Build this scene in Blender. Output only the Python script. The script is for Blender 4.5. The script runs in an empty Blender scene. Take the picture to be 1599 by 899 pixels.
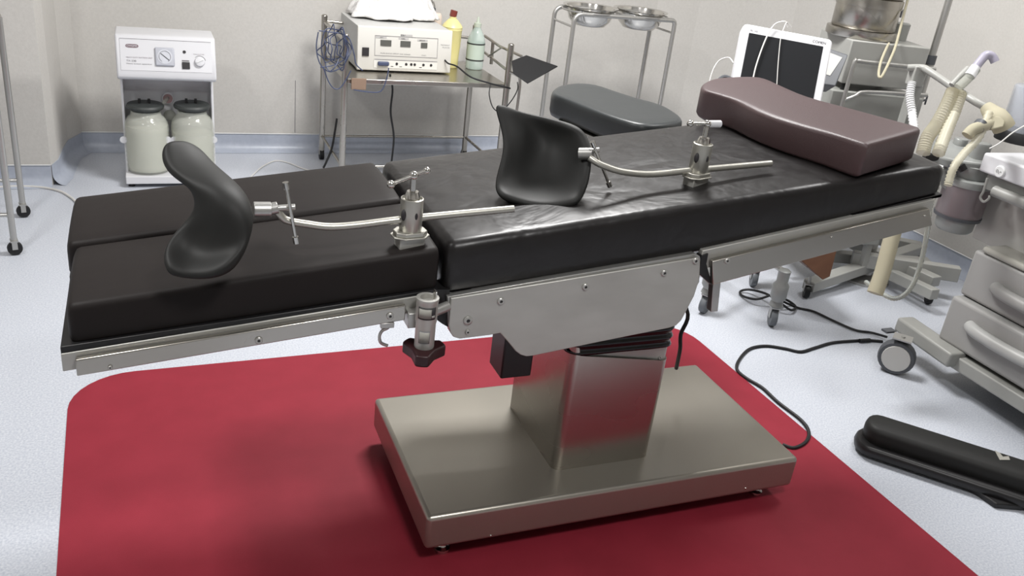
import bpy, bmesh, math, random
from math import pi, sin, cos, radians
from mathutils import Vector, Matrix, noise as mnoise
random.seed(7)
C = bpy.context.scene.collection
SC = bpy.context.scene

# ------------------------------------------------------------------ camera
HC = 1.55
FPX = 1356.5
PITCH, ROLL, YAW = 0.4248, 0.1234, 0.4256
_fw = Vector((sin(YAW)*cos(PITCH), cos(YAW)*cos(PITCH), -sin(PITCH)))
_r = Vector((cos(YAW), -sin(YAW), 0)); _u = _r.cross(_fw)
_r2 = _r*cos(ROLL)+_u*sin(ROLL); _u2 = -_r*sin(ROLL)+_u*cos(ROLL)
O = Vector((0, 0, HC))
cd = bpy.data.cameras.new('camera'); cam = bpy.data.objects.new('camera', cd); C.objects.link(cam)
M4 = Matrix((( _r2.x, _u2.x, -_fw.x, 0), (_r2.y, _u2.y, -_fw.y, 0), (_r2.z, _u2.z, -_fw.z, HC), (0, 0, 0, 1)))
cam.matrix_world = M4
cd.sensor_fit = 'HORIZONTAL'; cd.sensor_width = 36; cd.lens = FPX/1599*36
cd.clip_start = 0.02
SC.camera = cam

# ------------------------------------------------------------------ light and exposure
SC.view_settings.view_transform = 'Standard'; SC.view_settings.look = 'None'
SC.view_settings.gamma = 1; SC.view_settings.use_curve_mapping = False
SC.view_settings.exposure = 0.0
w = bpy.data.worlds.new('room_world'); SC.world = w; w.use_nodes = True
w.node_tree.nodes['Background'].inputs[0].default_value = (0.8, 0.85, 0.9, 1)
w.node_tree.nodes['Background'].inputs[1].default_value = 0.3

def area(name, loc, sx, sy, power, col=(1, 0.99, 0.975), rot=(0, 0, 0)):
    l = bpy.data.lights.new(name, 'AREA'); l.shape = 'RECTANGLE'; l.size = sx; l.size_y = sy
    l.energy = power; l.color = col
    o = bpy.data.objects.new(name, l); o.location = loc; o.rotation_euler = rot; C.objects.link(o)
    return o
area('ceiling_light_near_left', (-1.1, 1.8, 2.78), 0.4, 0.4, 46)
area('ceiling_light_centre', (1.5, 3.2, 2.78), 0.9, 0.5, 112)
area('ceiling_light_front', (0.7, 0.1, 2.78), 0.4, 0.4, 42)
area('ceiling_light_right', (2.9, 2.2, 2.78), 0.6, 0.6, 26)

# ------------------------------------------------------------------ pixel helpers (turn a photograph pixel into a point in the room)
def ray(px, py):
    return _fw + _r2*((px-799.5)/FPX) - _u2*((py-449.5)/FPX)
def V(px, py, d): return O + ray(px, py)*d
def AT(px, py, ax, val):
    d = ray(px, py); return O + d*((val-O[ax])/d[ax])

# ------------------------------------------------------------------ materials
def mat(name, col, rough=0.5, metal=0.0, spec=0.5, col2=None, nscale=20, nmix=0.5, bump=0.0, bscale=60, trans=0.0,
        alpha=1.0, emit=0.0, coat=0.0, aniso=0.0, stretch=None, ior=1.45, rough2=None, bdist=0.01, detail=4, warp=0):
    m = bpy.data.materials.new(name); m.use_nodes = True
    nt = m.node_tree; b = nt.nodes['Principled BSDF']
    b.inputs['Base Color'].default_value = (*col, 1); b.inputs['Roughness'].default_value = rough
    b.inputs['Metallic'].default_value = metal; b.inputs['IOR'].default_value = ior
    b.inputs['Specular IOR Level'].default_value = spec
    b.inputs['Transmission Weight'].default_value = trans; b.inputs['Alpha'].default_value = alpha
    b.inputs['Coat Weight'].default_value = coat; b.inputs['Anisotropic'].default_value = aniso
    if emit:
        b.inputs['Emission Color'].default_value = (*col, 1); b.inputs['Emission Strength'].default_value = emit
    tc = nt.nodes.new('ShaderNodeTexCoord'); mp = nt.nodes.new('ShaderNodeMapping')
    nt.links.new(tc.outputs['Object'], mp.inputs[0])
    if stretch: mp.inputs['Scale'].default_value = stretch
    def noise(s, d=detail):
        n = nt.nodes.new('ShaderNodeTexNoise'); n.inputs['Scale'].default_value = s; n.inputs['Detail'].default_value = d
        n.inputs['Distortion'].default_value = warp
        nt.links.new(mp.outputs[0], n.inputs['Vector']); return n
    if col2 is not None:
        n = noise(nscale); mx = nt.nodes.new('ShaderNodeMix'); mx.data_type = 'RGBA'
        rp = nt.nodes.new('ShaderNodeMapRange'); rp.inputs[1].default_value = 0.5-nmix/2; rp.inputs[2].default_value = 0.5+nmix/2
        nt.links.new(n.outputs[0], rp.inputs[0]); nt.links.new(rp.outputs[0], mx.inputs[0])
        mx.inputs[6].default_value = (*col, 1); mx.inputs[7].default_value = (*col2, 1)
        nt.links.new(mx.outputs[2], b.inputs['Base Color'])
        if rough2 is not None:
            r2 = nt.nodes.new('ShaderNodeMapRange'); r2.inputs[3].default_value = rough; r2.inputs[4].default_value = rough2
            nt.links.new(rp.outputs[0], r2.inputs[0]); nt.links.new(r2.outputs[0], b.inputs['Roughness'])
    if bump:
        n = noise(bscale, 3); bp = nt.nodes.new('ShaderNodeBump'); bp.inputs['Strength'].default_value = bump
        bp.inputs['Distance'].default_value = bdist
        nt.links.new(n.outputs[0], bp.inputs['Height']); nt.links.new(bp.outputs[0], b.inputs['Normal'])
    return m
def srgb(r, g, b):
    return tuple(((v/255)/12.92 if v/255 <= 0.04045 else ((v/255+0.055)/1.055)**2.4) for v in (r, g, b))
MT = {}
MT['wall'] = mat('wall_paint', srgb(196, 193, 188), 0.55, col2=srgb(188, 185, 180), nscale=90, bump=0.05, bscale=150)
MT['coving'] = mat('vinyl_coving', srgb(172, 178, 190), 0.35, col2=srgb(162, 168, 181), nscale=40)
MT['floor'] = mat('speckled_vinyl_floor', srgb(196, 199, 205), 0.36, col2=srgb(168, 173, 184), nscale=170, nmix=0.35, bump=0.02, bscale=60)
MT['trimwhite'] = mat('white_trim', srgb(215, 216, 216), 0.4)
MT['ceiling'] = mat('ceiling_white', srgb(215, 215, 212), 0.8)
MT['mat'] = mat('red_floor_sheet', srgb(136, 38, 52), 0.6, col2=srgb(128, 34, 47), nscale=9, nmix=0.5, bump=0.05, bscale=400, spec=0.25)
MT['vinyl'] = mat('black_vinyl', srgb(28, 26, 26), 0.3, bump=0.5, bscale=6.5, bdist=0.012, warp=0.8, col2=srgb(27, 25, 25), nscale=30, spec=0.42, rough2=0.4)
MT['vinylleg'] = mat('matt_black_vinyl', srgb(31, 27, 26), 0.55, bump=0.2, bscale=6, bdist=0.008, spec=0.2)
MT['pillow'] = mat('brown_vinyl', srgb(66, 49, 50), 0.45, bump=0.3, bscale=420, bdist=0.002, spec=0.6)
MT['padgrey'] = mat('dark_green_black_vinyl', srgb(44, 47, 48), 0.4, bump=0.15, bscale=12, bdist=0.005)
MT['foam'] = mat('moulded_black_foam', srgb(30, 30, 29), 0.56, spec=0.3, bump=0.06, bscale=300, bdist=0.001)
MT['steel'] = mat('brushed_steel', srgb(186, 183, 177), 0.25, 1.0, col2=srgb(160, 155, 146), nscale=3, nmix=1.0, stretch=(1, 1, 2), rough2=0.3, detail=1)
MT['basesteel'] = mat('scuffed_base_steel', srgb(170, 166, 157), 0.27, 0.78, col2=srgb(156, 150, 140), nscale=4, nmix=1.0, rough2=0.38, detail=1)
MT['plate'] = mat('satin_aluminium', srgb(182, 181, 176), 0.4, 0.5, col2=srgb(164, 162, 157), nscale=7, nmix=0.7, stretch=(1, 1, 2.5))
MT['chrome'] = mat('chrome', srgb(205, 203, 198), 0.16, 1.0)
MT['dullsteel'] = mat('dull_tube_steel', srgb(176, 175, 172), 0.36, 0.8)
MT['satin'] = mat('satin_steel', srgb(176, 174, 166), 0.38, 0.75)
MT['boltsteel'] = mat('bolt_steel', srgb(170, 169, 165), 0.35, 0.5)
MT['black'] = mat('black_plastic', srgb(24, 23, 24), 0.4)
MT['rubber'] = mat('black_rubber', srgb(20, 20, 22), 0.55)
MT['bellows'] = mat('glossy_black_bellows', srgb(14, 13, 14), 0.16)
MT['knob'] = mat('dark_maroon_knob', srgb(40, 12, 16), 0.4)
MT['sticker'] = mat('pale_sticker', srgb(146, 144, 137), 0.5)
MT['ink'] = mat('dark_ink', srgb(40, 38, 40), 0.6)
MT['greyink'] = mat('grey_ink', srgb(110, 108, 112), 0.6)
MT['white'] = mat('white_plastic', srgb(204, 204, 207), 0.35)
MT['offwhite'] = mat('cream_painted_metal', srgb(212, 210, 204), 0.4)
MT['screen'] = mat('dark_screen', srgb(34, 35, 37), 0.12)
MT['lcd'] = mat('grey_display', srgb(88, 88, 84), 0.25)
MT['blue'] = mat('blue_cable', srgb(64, 72, 98), 0.5)
MT['cloth'] = mat('white_cloth', srgb(222, 220, 218), 0.9, bump=0.8, bscale=35, bdist=0.01)
MT['yellow'] = mat('yellow_bottle_plastic', srgb(214, 206, 146), 0.35, col2=srgb(206, 196, 132), nscale=8)
MT['redcap'] = mat('red_cap', srgb(112, 50, 42), 0.4)
MT['peach'] = mat('peach_plastic', srgb(222, 206, 192), 0.4)
MT['glass'] = mat('jar_glass', srgb(222, 224, 214), 0.08, alpha=0.30)
MT['bottleglass'] = mat('clear_bottle', srgb(196, 212, 204), 0.1, alpha=0.5)
MT['fluid'] = mat('cloudy_liner', srgb(204, 204, 186), 0.4, alpha=0.55)
MT['lid'] = mat('dark_grey_green_lid', srgb(54, 57, 56), 0.5)
MT['boxgrey'] = mat('light_grey_enamel', srgb(150, 150, 146), 0.4, col2=srgb(143, 143, 139), nscale=9)
MT['boxpale'] = mat('pale_hub', srgb(186, 184, 180), 0.5)
MT['castgrey'] = mat('cast_grey_metal', srgb(148, 150, 148), 0.4, 0.2, col2=srgb(134, 136, 134), nscale=12)
MT['drawer'] = mat('warm_grey_drawer', srgb(150, 149, 147), 0.45, bump=0.04, bscale=200)
MT['cabgrey'] = mat('mid_grey_cabinet', srgb(138, 139, 135), 0.45)
MT['darkgrey'] = mat('dark_grey_plastic', srgb(74, 76, 80), 0.45)
MT['cream'] = mat('yellowed_rubber_tube', srgb(188, 182, 160), 0.5, trans=0.3, ior=1.1)
MT['hosecream'] = mat('yellowed_clear_hose', srgb(202, 197, 176), 0.35, alpha=0.55)
MT['clear'] = mat('clear_tube', srgb(214, 216, 208), 0.25, trans=0.75, ior=1.1)
MT['whitecable'] = mat('white_cable', srgb(206, 204, 200), 0.45)
MT['bluegreycyl'] = mat('smoky_clear_cylinder', srgb(188, 193, 202), 0.1, alpha=0.36)
MT['canister'] = mat('purple_grey_absorber', srgb(118, 108, 110), 0.3, col2=srgb(112, 104, 106), nscale=6)
MT['wood'] = mat('brown_board', srgb(104, 72, 54), 0.5, col2=srgb(92, 62, 46), nscale=8, stretch=(1, 6, 1))
MT['lavender'] = mat('pale_lavender_elbow', srgb(176, 172, 188), 0.3, trans=0.3)
MT['lamp'] = mat('lamp_diffuser', (1, 0.98, 0.95), 0.5, emit=1.5)
MT['cardboard'] = mat('brown_cardboard', srgb(132, 110, 94), 0.8)

# ------------------------------------------------------------------ mesh builder
class MB:
    def __init__(s): s.v = []; s.f = []
    def add(s, vs, fs):
        n = len(s.v); s.v += [Vector(v) for v in vs]; s.f += [tuple(i+n for i in f) for f in fs]; return s
    def box(s, c, d, R=None):
        c = Vector(c); hx, hy, hz = d[0]/2, d[1]/2, d[2]/2
        vs = [Vector((x, y, z)) for z in (-hz, hz) for y in (-hy, hy) for x in (-hx, hx)]
        if R is not None: vs = [R @ v for v in vs]
        return s.add([v+c for v in vs], [(0, 2, 3, 1), (4, 5, 7, 6), (0, 1, 5, 4), (2, 6, 7, 3), (0, 4, 6, 2), (1, 3, 7, 5)])
    def bb(s, a, b):
        return s.box([(a[i]+b[i])/2 for i in range(3)], [abs(b[i]-a[i]) for i in range(3)])
    def hexa(s, bot, top):
        return s.add(list(bot)+list(top), [(3, 2, 1, 0), (4, 5, 6, 7), (0, 1, 5, 4), (1, 2, 6, 5), (2, 3, 7, 6), (3, 0, 4, 7)])
    def prism(s, poly, vec):
        n = len(poly); poly = [Vector(p) for p in poly]; vec = Vector(vec)
        vs = poly+[p+vec for p in poly]
        fs = [tuple(range(n))[::-1], tuple(range(n, 2*n))]+[(i, (i+1) % n, n+(i+1) % n, n+i) for i in range(n)]
        return s.add(vs, fs)
    def lathe(s, prof, o=(0, 0, 0), ax=(0, 0, 1), n=24, cap=True):
        ax = Vector(ax).normalized(); q = ax.to_track_quat('Z', 'Y'); o = Vector(o); vs = []; fs = []
        for r, z in prof:
            for k in range(n):
                a = 2*pi*k/n; vs.append(o + q @ Vector((r*cos(a), r*sin(a), z)))
        for i in range(len(prof)-1):
            for k in range(n):
                k2 = (k+1) % n; fs.append((i*n+k, i*n+k2, (i+1)*n+k2, (i+1)*n+k))
        if cap:
            fs.append(tuple(range(n))[::-1]); fs.append(tuple((len(prof)-1)*n+k for k in range(n)))
        return s.add(vs, fs)
    def cyl(s, a, b, r, r2=None, n=16):
        a = Vector(a); b = Vector(b); return s.lathe([(r, 0), (r if r2 is None else r2, (b-a).length)], a, b-a, n)
    def sph(s, c, r, n=12, sc=(1, 1, 1)):
        c = Vector(c); pr = []
        vs = []; fs = []; m = n//2+2
        for i in range(1, m):
            t = pi*i/m
            for k in range(n):
                a = 2*pi*k/n; vs.append(c+Vector((r*sc[0]*sin(t)*cos(a), r*sc[1]*sin(t)*sin(a), r*sc[2]*cos(t))))
        top = len(vs); vs.append(c+Vector((0, 0, r*sc[2]))); vs.append(c-Vector((0, 0, r*sc[2])))
        for i in range(m-2):
            for k in range(n):
                k2 = (k+1) % n; fs.append((i*n+k, (i+1)*n+k, (i+1)*n+k2, i*n+k2))
        for k in range(n):
            k2 = (k+1) % n; fs.append((top, k, k2)); fs.append((top+1, (m-2)*n+k2, (m-2)*n+k))
        return s.add(vs, fs)
    def tube(s, pts, r, n=10, smooth=6, closed=False, rfun=None):
        pts = [Vector(p) for p in pts]
        if smooth and len(pts) > 2: pts = spline(pts, smooth, closed)
        N = len(pts); up = None; vs = []; fs = []
        for i, p in enumerate(pts):
            a = pts[(i-1) % N] if (closed or i > 0) else p
            b = pts[(i+1) % N] if (closed or i < N-1) else p
            t = (b-a).normalized()
            if up is None: up = t.orthogonal().normalized()
            else:
                up = (up - t*up.dot(t))
                up = up.normalized() if up.length > 1e-6 else t.orthogonal().normalized()
            sd = t.cross(up); rr = r if rfun is None else r*rfun(i)
            for k in range(n):
                an = 2*pi*k/n; vs.append(p+up*rr*cos(an)+sd*rr*sin(an))
        for i in range(N-1 if not closed else N):
            j = (i+1) % N
            for k in range(n):
                k2 = (k+1) % n; fs.append((i*n+k, i*n+k2, j*n+k2, j*n+k))
        if not closed:
            fs.append(tuple(range(n))[::-1]); fs.append(tuple((N-1)*n+k for k in range(n)))
        return s.add(vs, fs)
    def grid(s, rows):
        m = len(rows); n = len(rows[0]); vs = [p for r in rows for p in r]
        return s.add(vs, [(i*n+j, i*n+j+1, (i+1)*n+j+1, (i+1)*n+j) for i in range(m-1) for j in range(n-1)])
def spline(pts, k, closed=False):
    out = []; N = len(pts)
    for i in range(N if closed else N-1):
        if closed: p0, p1, p2, p3 = pts[(i-1) % N], pts[i], pts[(i+1) % N], pts[(i+2) % N]
        else: p0, p1, p2, p3 = pts[max(i-1, 0)], pts[i], pts[i+1], pts[min(i+2, N-1)]
        for j in range(k):
            t = j/k
            out.append(0.5*((2*p1)+(p2-p0)*t+(2*p0-5*p1+4*p2-p3)*t*t+(3*p1-p0-3*p2+p3)*t**3))
    if not closed: out.append(pts[-1])
    return out
def obj(name, mb, m, parent=None, bevel=0, seg=2, sub=0, solid=0, ang=40, label=None, off=0):
    me = bpy.data.meshes.new(name); me.from_pydata([tuple(v) for v in mb.v], [], mb.f); me.update()
    bm = bmesh.new(); bm.from_mesh(me)
    bmesh.ops.recalc_face_normals(bm, faces=bm.faces); bm.to_mesh(me); bm.free()
    for p in me.polygons: p.use_smooth = True
    me.set_sharp_from_angle(angle=radians(ang))
    o = bpy.data.objects.new(name, me); C.objects.link(o)
    me.materials.append(MT[m] if isinstance(m, str) else m)
    if solid:
        q = o.modifiers.new('solid', 'SOLIDIFY'); q.thickness = solid; q.offset = off
    if bevel:
        q = o.modifiers.new('bevel', 'BEVEL'); q.width = bevel; q.segments = seg; q.limit_method = 'ANGLE'; q.angle_limit = radians(35)
        q.harden_normals = False
    if sub:
        q = o.modifiers.new('sub', 'SUBSURF'); q.levels = sub; q.render_levels = sub
    if parent is not None:
        o.parent = parent; 
        pm = Matrix.Translation(parent['_loc']) if '_loc' in parent else Matrix.Identity(4)
        o.matrix_parent_inverse = pm.inverted()
    else: o['_loc'] = (0.0, 0.0, 0.0)
    if label: o['label'] = label
    return o
def tag(o, label, cat, group=None, kind=None):
    o['label'] = label; o['category'] = cat
    if group: o['group'] = group
    if kind: o['kind'] = kind
    return o
def thing(name, label, cat, loc, group=None):
    o = bpy.data.objects.new(name, None); C.objects.link(o); o.empty_display_size = 0.05
    o.location = loc; o['_loc'] = tuple(float(c) for c in loc)
    return tag(o, label, cat, group)
def struct(name, mb, m, **k):
    o = obj(name, mb, m, **k); o['kind'] = 'structure'; return o
def text(name, s, pos, xdir, ydir, h, m, parent, width=None, lift=0.0012):
    cu = bpy.data.curves.new(name, 'FONT'); cu.body = s; cu.size = 1; cu.extrude = 0.0
    t = bpy.data.objects.new(name+'_tmp', cu); C.objects.link(t)
    dg = bpy.context.evaluated_depsgraph_get(); dg.update()
    me = bpy.data.meshes.new_from_object(t.evaluated_get(dg)); bpy.data.objects.remove(t); bpy.data.curves.remove(cu)
    xs = [v.co.x for v in me.vertices]; ys = [v.co.y for v in me.vertices]
    x0, x1, y0, y1 = min(xs), max(xs), min(ys), max(ys)
    X = Vector(xdir).normalized(); Y = Vector(ydir).normalized(); N = X.cross(Y)
    sy = h/(y1-y0); sx = (width/(x1-x0)) if width else sy
    mb = MB(); n = len(me.vertices)
    P = [Vector(pos)+X*((v.co.x-x0)*sx)+Y*((v.co.y-y0)*sy)+N*lift for v in me.vertices]
    F = [tuple(p.vertices) for p in me.polygons]
    mb.add(P, F); bpy.data.meshes.remove(me)
    return obj(name, mb, m, parent)
class Fr:
    """local frame: origin and three axes"""
    def __init__(s, o, x, y):
        s.o = Vector(o); s.x = Vector(x).normalized(); y = Vector(y); s.y = (y-s.x*y.dot(s.x)).normalized(); s.z = s.x.cross(s.y)
        s.R = Matrix((s.x, s.y, s.z)).transposed()
    def __call__(s, a, b, c=0): return s.o+s.x*a+s.y*b+s.z*c
    def box(s, mb, a, b):
        c = [(a[i]+b[i])/2 for i in range(3)]
        return mb.box(s(*c), [abs(b[i]-a[i]) for i in range(3)], s.R)

# ================================================================== the room
CH = 2.85
struct('floor', MB().bb((-3, -2.5, -0.1), (4.1, 5.5, 0)), 'floor')
struct('ceiling', MB().bb((-3, -2.5, CH), (4.1, 5.5, CH+0.1)), 'ceiling')
# back wall with a rounded return on the left and a faceted corner on the right
def wallstrip(pts, z0, z1, t=0.12):
    mb = MB(); n = len(pts)
    dirs = []
    for i in range(n):
        a = Vector((*pts[max(i-1, 0)], 0)); b = Vector((*pts[min(i+1, n-1)], 0)); d = (b-a).normalized()
        dirs.append(Vector((-d.y, d.x, 0)))
    for i in range(n-1):
        p, q = Vector((*pts[i], 0)), Vector((*pts[i+1], 0)); pn, qn = p+dirs[i]*t, q+dirs[i+1]*t
        zz0, zz1 = Vector((0, 0, z0)), Vector((0, 0, z1))
        mb.hexa([p+zz0, q+zz0, qn+zz0, pn+zz0], [p+zz1, q+zz1, qn+zz1, pn+zz1])
    return mb
back = [(-0.34, 5.15), (3.12, 5.15)]
leftret = [(-0.45, 4.562), (-0.425, 4.66), (-0.415, 4.85), (-0.40, 5.0), (-0.34, 5.15)]
corner = [(3.12, 5.15), (3.38, 5.06), (3.62, 4.90), (3.80, 4.62), (3.89, 4.3)]
struct('wall_back', wallstrip(back, 0, CH), 'wall')
struct('wall_back_left', wallstrip([(-3, 4.562), (-0.45, 4.562)], 0, CH), 'wall')
struct('wall_left_return', wallstrip(leftret, 0, CH, 0.1), 'wall')
struct('wall_corner_right', wallstrip(corner, 0, CH), 'wall')
struct('wall_right', MB().bb((3.89, -2.5, 0), (4.02, 4.3, CH)), 'wall')
struct('wall_left', MB().bb((-3.1, -2.5, 0), (-3, 4.7, CH)), 'wall')
struct('wall_front', MB().bb((-3, -2.6, 0), (4.02, -2.5, CH)), 'wall')
def coving(pts, name, h=0.1):
    """blue vinyl skirting that curves into the floor"""
    mb = MB(); n = len(pts); rows = []
    for i in range(n):
        a = Vector((*pts[max(i-1, 0)], 0)); b = Vector((*pts[min(i+1, n-1)], 0)); d = (b-a).normalized(); nn = Vector((d.y, -d.x, 0))
        p = Vector((*pts[i], 0)); row = [p+Vector((0, 0, h)), p+nn*0.003+Vector((0, 0, h))]
        for k in range(7):
            t = k/6*pi/2; rr = 0.055
            row.append(p+nn*(0.003+rr-rr*cos(t))+Vector((0, 0, 0.001+rr-rr*sin(t))))
        row.append(p); rows.append(row)
    mb.grid(rows); return struct(name, mb, 'coving')
coving(back, 'baseboard_back'); coving([(-3, 4.562), (-0.45, 4.562)], 'baseboard_back_left')
coving(leftret, 'baseboard_left_return'); coving(corner, 'baseboard_corner_right')
coving([(3.89, 4.3), (3.89, -2.5)], 'baseboard_right')
# thin bright bead along the top of the skirting
def bead(pts, name):
    mb = MB(); n = len(pts)
    mb.tube([Vector((p[0], p[1], 0.103)) for p in pts], 0.0035, 6, 0); return struct(name, mb, 'trimwhite')
bead([(-0.34, 5.146), (3.12, 5.146)], 'trim_1'); bead([(-3, 4.558), (-0.45, 4.558)], 'trim_2'); bead([(3.886, 4.3), (3.886, -2.4)], 'trim_3')
# panel joint line in the back wall
p = AT(461, 160, 1, 5.15)
struct('trim_4', MB().bb((p.x-0.0015, 5.1485, 0.11), (p.x+0.0015, 5.151, 0.42)), 'greyink')
# ceiling light fittings
for nm, x, y, sx, sy in (('a', -1.1, 1.8, 0.4, 0.4), ('b', 1.5, 3.2, 0.9, 0.5), ('c', 0.7, 0.1, 0.4, 0.4), ('d', 2.9, 2.2, 0.6, 0.6)):
    t = thing('ceiling_light', 'flush white-framed ceiling light panel', 'light', (x, y, CH), group='ceiling lights')
    obj('diffuser', MB().bb((x-sx/2, y-sy/2, CH-0.02), (x+sx/2, y+sy/2, CH-0.012)), 'lamp', t)
    f = MB(); e = 0.03
    f.bb((x-sx/2-e, y-sy/2-e, CH-0.03), (x+sx/2+e, y-sy/2, CH)); f.bb((x-sx/2-e, y+sy/2, CH-0.03), (x+sx/2+e, y+sy/2+e, CH))
    f.bb((x-sx/2-e, y-sy/2, CH-0.03), (x-sx/2, y+sy/2, CH)); f.bb((x+sx/2, y-sy/2, CH-0.03), (x+sx/2+e, y+sy/2, CH))
    obj('frame', f, 'white', t)

# ================================================================== red floor sheet
def rrect(x0, y0, x1, y1, r, n=8):
    P = []
    for cx, cy, a0 in ((x1-r, y0+r, -90), (x1-r, y1-r, 0), (x0+r, y1-r, 90), (x0+r, y0+r, 180)):
        for k in range(n+1):
            a = radians(a0+90*k/n); P.append((cx+r*cos(a), cy+r*sin(a)))
    return P
ry = 0.0221
P = [(cos(ry)*x-sin(ry)*y, sin(ry)*x+cos(ry)*y) for x, y in rrect(-0.2176, 0.88, 2.0543, 2.68, 0.19)]
mb = MB().prism([(x, y, 0.0005) for x, y in P], (0, 0, 0.002))
tag(obj('floor_sheet', mb, 'mat'), 'red rounded-corner vinyl floor sheet lying under the operating table', 'floor mat')

# ================================================================== operating table
table = thing('operating_table', 'steel pedestal operating table with black vinyl mattress on a red floor sheet', 'operating table', (1.13, 1.86, 0.003))
YN, YF = 1.575, 2.15
def ztop(x): return (0.788+0.119*(x+0.16)) if x < 0.55 else (0.8765+0.122*(x-0.55))
def zbot(x):
    if x < 0.55: return 0.708+0.1*(x+0.16)
    if x < 1.21: return 0.762+0.108*(x-0.57)
    return 0.831+0.19*(x-1.21)
def cushion(name, xs, y0, y1, dz=0, r=0.02, label=None, m='vinyl', wob=0.0):
    """rounded mattress section following the table line"""
    mb = MB(); rows = []
    sect = lambda x, ins, zi: None
    def ring(x, ins, zi):
        zt_, zb_ = ztop(x)+dz-zi, zbot(x)+dz+zi*0.6
        pts = []
        ya, yb = y0+ins, y1-ins; rr = min(r, (zt_-zb_)/2*0.9)
        for cy, cz, a0 in ((ya+rr, zb_+rr*0.5, 180), (yb-rr, zb_+rr*0.5, 270), (yb-rr, zt_-rr, 0), (ya+rr, zt_-rr, 90)):
            rz = rr if cz > (zt_+zb_)/2 else rr*0.5
            for k in range(5):
                a = radians(a0+90*k/4); pts.append(Vector((x, cy+rr*cos(a), cz+rz*sin(a))))
        # extra points over the top for gentle crowning
        out = []
        for i, q in enumerate(pts):
            out.append(q)
            if i == 14:
                A, B = pts[14], pts[15]
                for k in range(1, 8):
                    t = k/8; y = A.y+(B.y-A.y)*t
                    crown = 0.004*sin(pi*t)
                    wv = wob*(sin(x*23+y*9)*0.5+sin(x*11-y*31)*0.5)
                    out.append(Vector((x, y, A.z+crown+wv)))
        return out
    x0, x1 = xs[0], xs[-1]; R = [ring(x0, r, r), ring(x0+0.004, r*0.35, r*0.4), ring(x0+r*0.5, 0.002, 0.002)]
    n = 26
    for k in range(n+1):
        x = x0+r+(x1-x0-2*r)*k/n; R.append(ring(x, 0, 0))
    R += [ring(x1-r*0.5, 0.002, 0.002), ring(x1-0.004, r*0.35, r*0.4), ring(x1, r, r)]
    N = len(R[0]); vs = [q for r_ in R for q in r_]; fs = []
    for i in range(len(R)-1):
        for k in range(N): fs.append((i*N+k, i*N+(k+1) % N, (i+1)*N+(k+1) % N, (i+1)*N+k))
    fs.append(tuple(range(N))[::-1]); fs.append(tuple((len(R)-1)*N+k for k in range(N)))
    mb.add(vs, fs)
    return obj(name, mb, m, table, ang=60, label=label)
cushion('leg_cushion', (-0.158, 0.545), YN, 1.8585, dz=-0.002, m='vinylleg', r=0.014)
cushion('leg_cushion', (-0.172, 0.54), 1.8595, YF, dz=0.005, m='vinylleg', r=0.014)
cushion('seat_and_back_cushion', (0.556, 1.895), YN, YF, r=0.022, wob=0.0015)
# boards and frames under the cushions
def sideband(x0, x1, fz0, fz1, y0, y1, name, m, n=1, bevel=0.002, label=None):
    mb = MB(); mb.hexa([(x0, y0, fz1(x0)), (x1, y0, fz1(x1)), (x1, y1, fz1(x1)), (x0, y1, fz1(x0))],
                       [(x0, y0, fz0(x0)), (x1, y0, fz0(x1)), (x1, y1, fz0(x1)), (x0, y1, fz0(x0))])
    return obj(name, mb, m, table, bevel=bevel, label=label)
legtop = lambda x: 0.696+0.109*(x+0.17)
sideband(-0.172, 0.54, lambda x: zbot(x)+0.002, lambda x: legtop(x)-0.003, 1.565, 1.855, 'leg_board', 'black')
sideband(-0.172, 0.54, lambda x: zbot(x)+0.01, lambda x: legtop(x)+0.004, 1.862, 2.155, 'leg_board', 'black')
for ya, yb in ((1.562, 1.58), (2.14, 2.158)):
    sideband(-0.172, 0.53, lambda x: legtop(x), lambda x: legtop(x)-0.037, ya, yb, 'leg_frame', 'plate')
for ya, yb in ((1.545, 1.558), (2.162, 2.175)):
    sideband(-0.148, 0.468, lambda x: legtop(x)-0.008, lambda x: legtop(x)-0.042, ya, yb, 'side_rail', 'steel')
mb = MB(); a = AT(636, 490, 1, 1.545); b_ = AT(655, 508, 1, 1.545)
mb.bb((a.x, 1.535, b_.z), (b_.x+0.005, 1.575, a.z+0.005)); obj('clamp_block', mb, 'dullsteel', table, bevel=0.002)
# seat section: inner frame plus big side plate
def plate(y0, th, pts, name, m='plate', bevel=0.0015):
    P = [AT(px, py, 1, y0) for px, py in pts]
    return obj(name, MB().prism(P, (0, th, 0)), m, table, bevel=bevel, seg=2)
sidepts = [(704, 472), (705, 466), (1083, 404), (1090, 402), (1093.5, 405), (1093, 424), (1091, 440), (1084, 462), (1071, 487), (1064, 500), (1056, 508), (1044, 512), (935, 534), (832, 555.5), (822, 556.5), (813, 554), (805, 548), (792, 532), (781, 520), (765, 523), (718, 529), (708, 526), (703, 519), (701, 508)]
plate(1.553, 0.006, sidepts, 'side_plate')
framepts = [(699, 463.5), (1085, 396), (1093, 400), (1094.5, 406), (1092, 440), (1084, 455), (1060, 470), (715, 525), (703, 519), (700, 505)]
P = [AT(px, py, 1, 1.56) for px, py in framepts]
obj('seat_frame', MB().prism(P, (0, 0.02, 0)), 'dullsteel', table, bevel=0.001)
P2 = [Vector((q.x, 2.165, q.z)) for q in [AT(px, py, 1, 1.553) for px, py in sidepts]]
obj('side_plate', MB().prism(P2, (0, 0.006, 0)), 'plate', table, bevel=0.001)
zs = lambda x: 0.757+0.11*(x-0.57)
sideband(0.575, 1.165, lambda x: zbot(x)+0.003, lambda x: zs(x)-0.012, 1.575, 2.15, 'seat_board', 'black')
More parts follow.
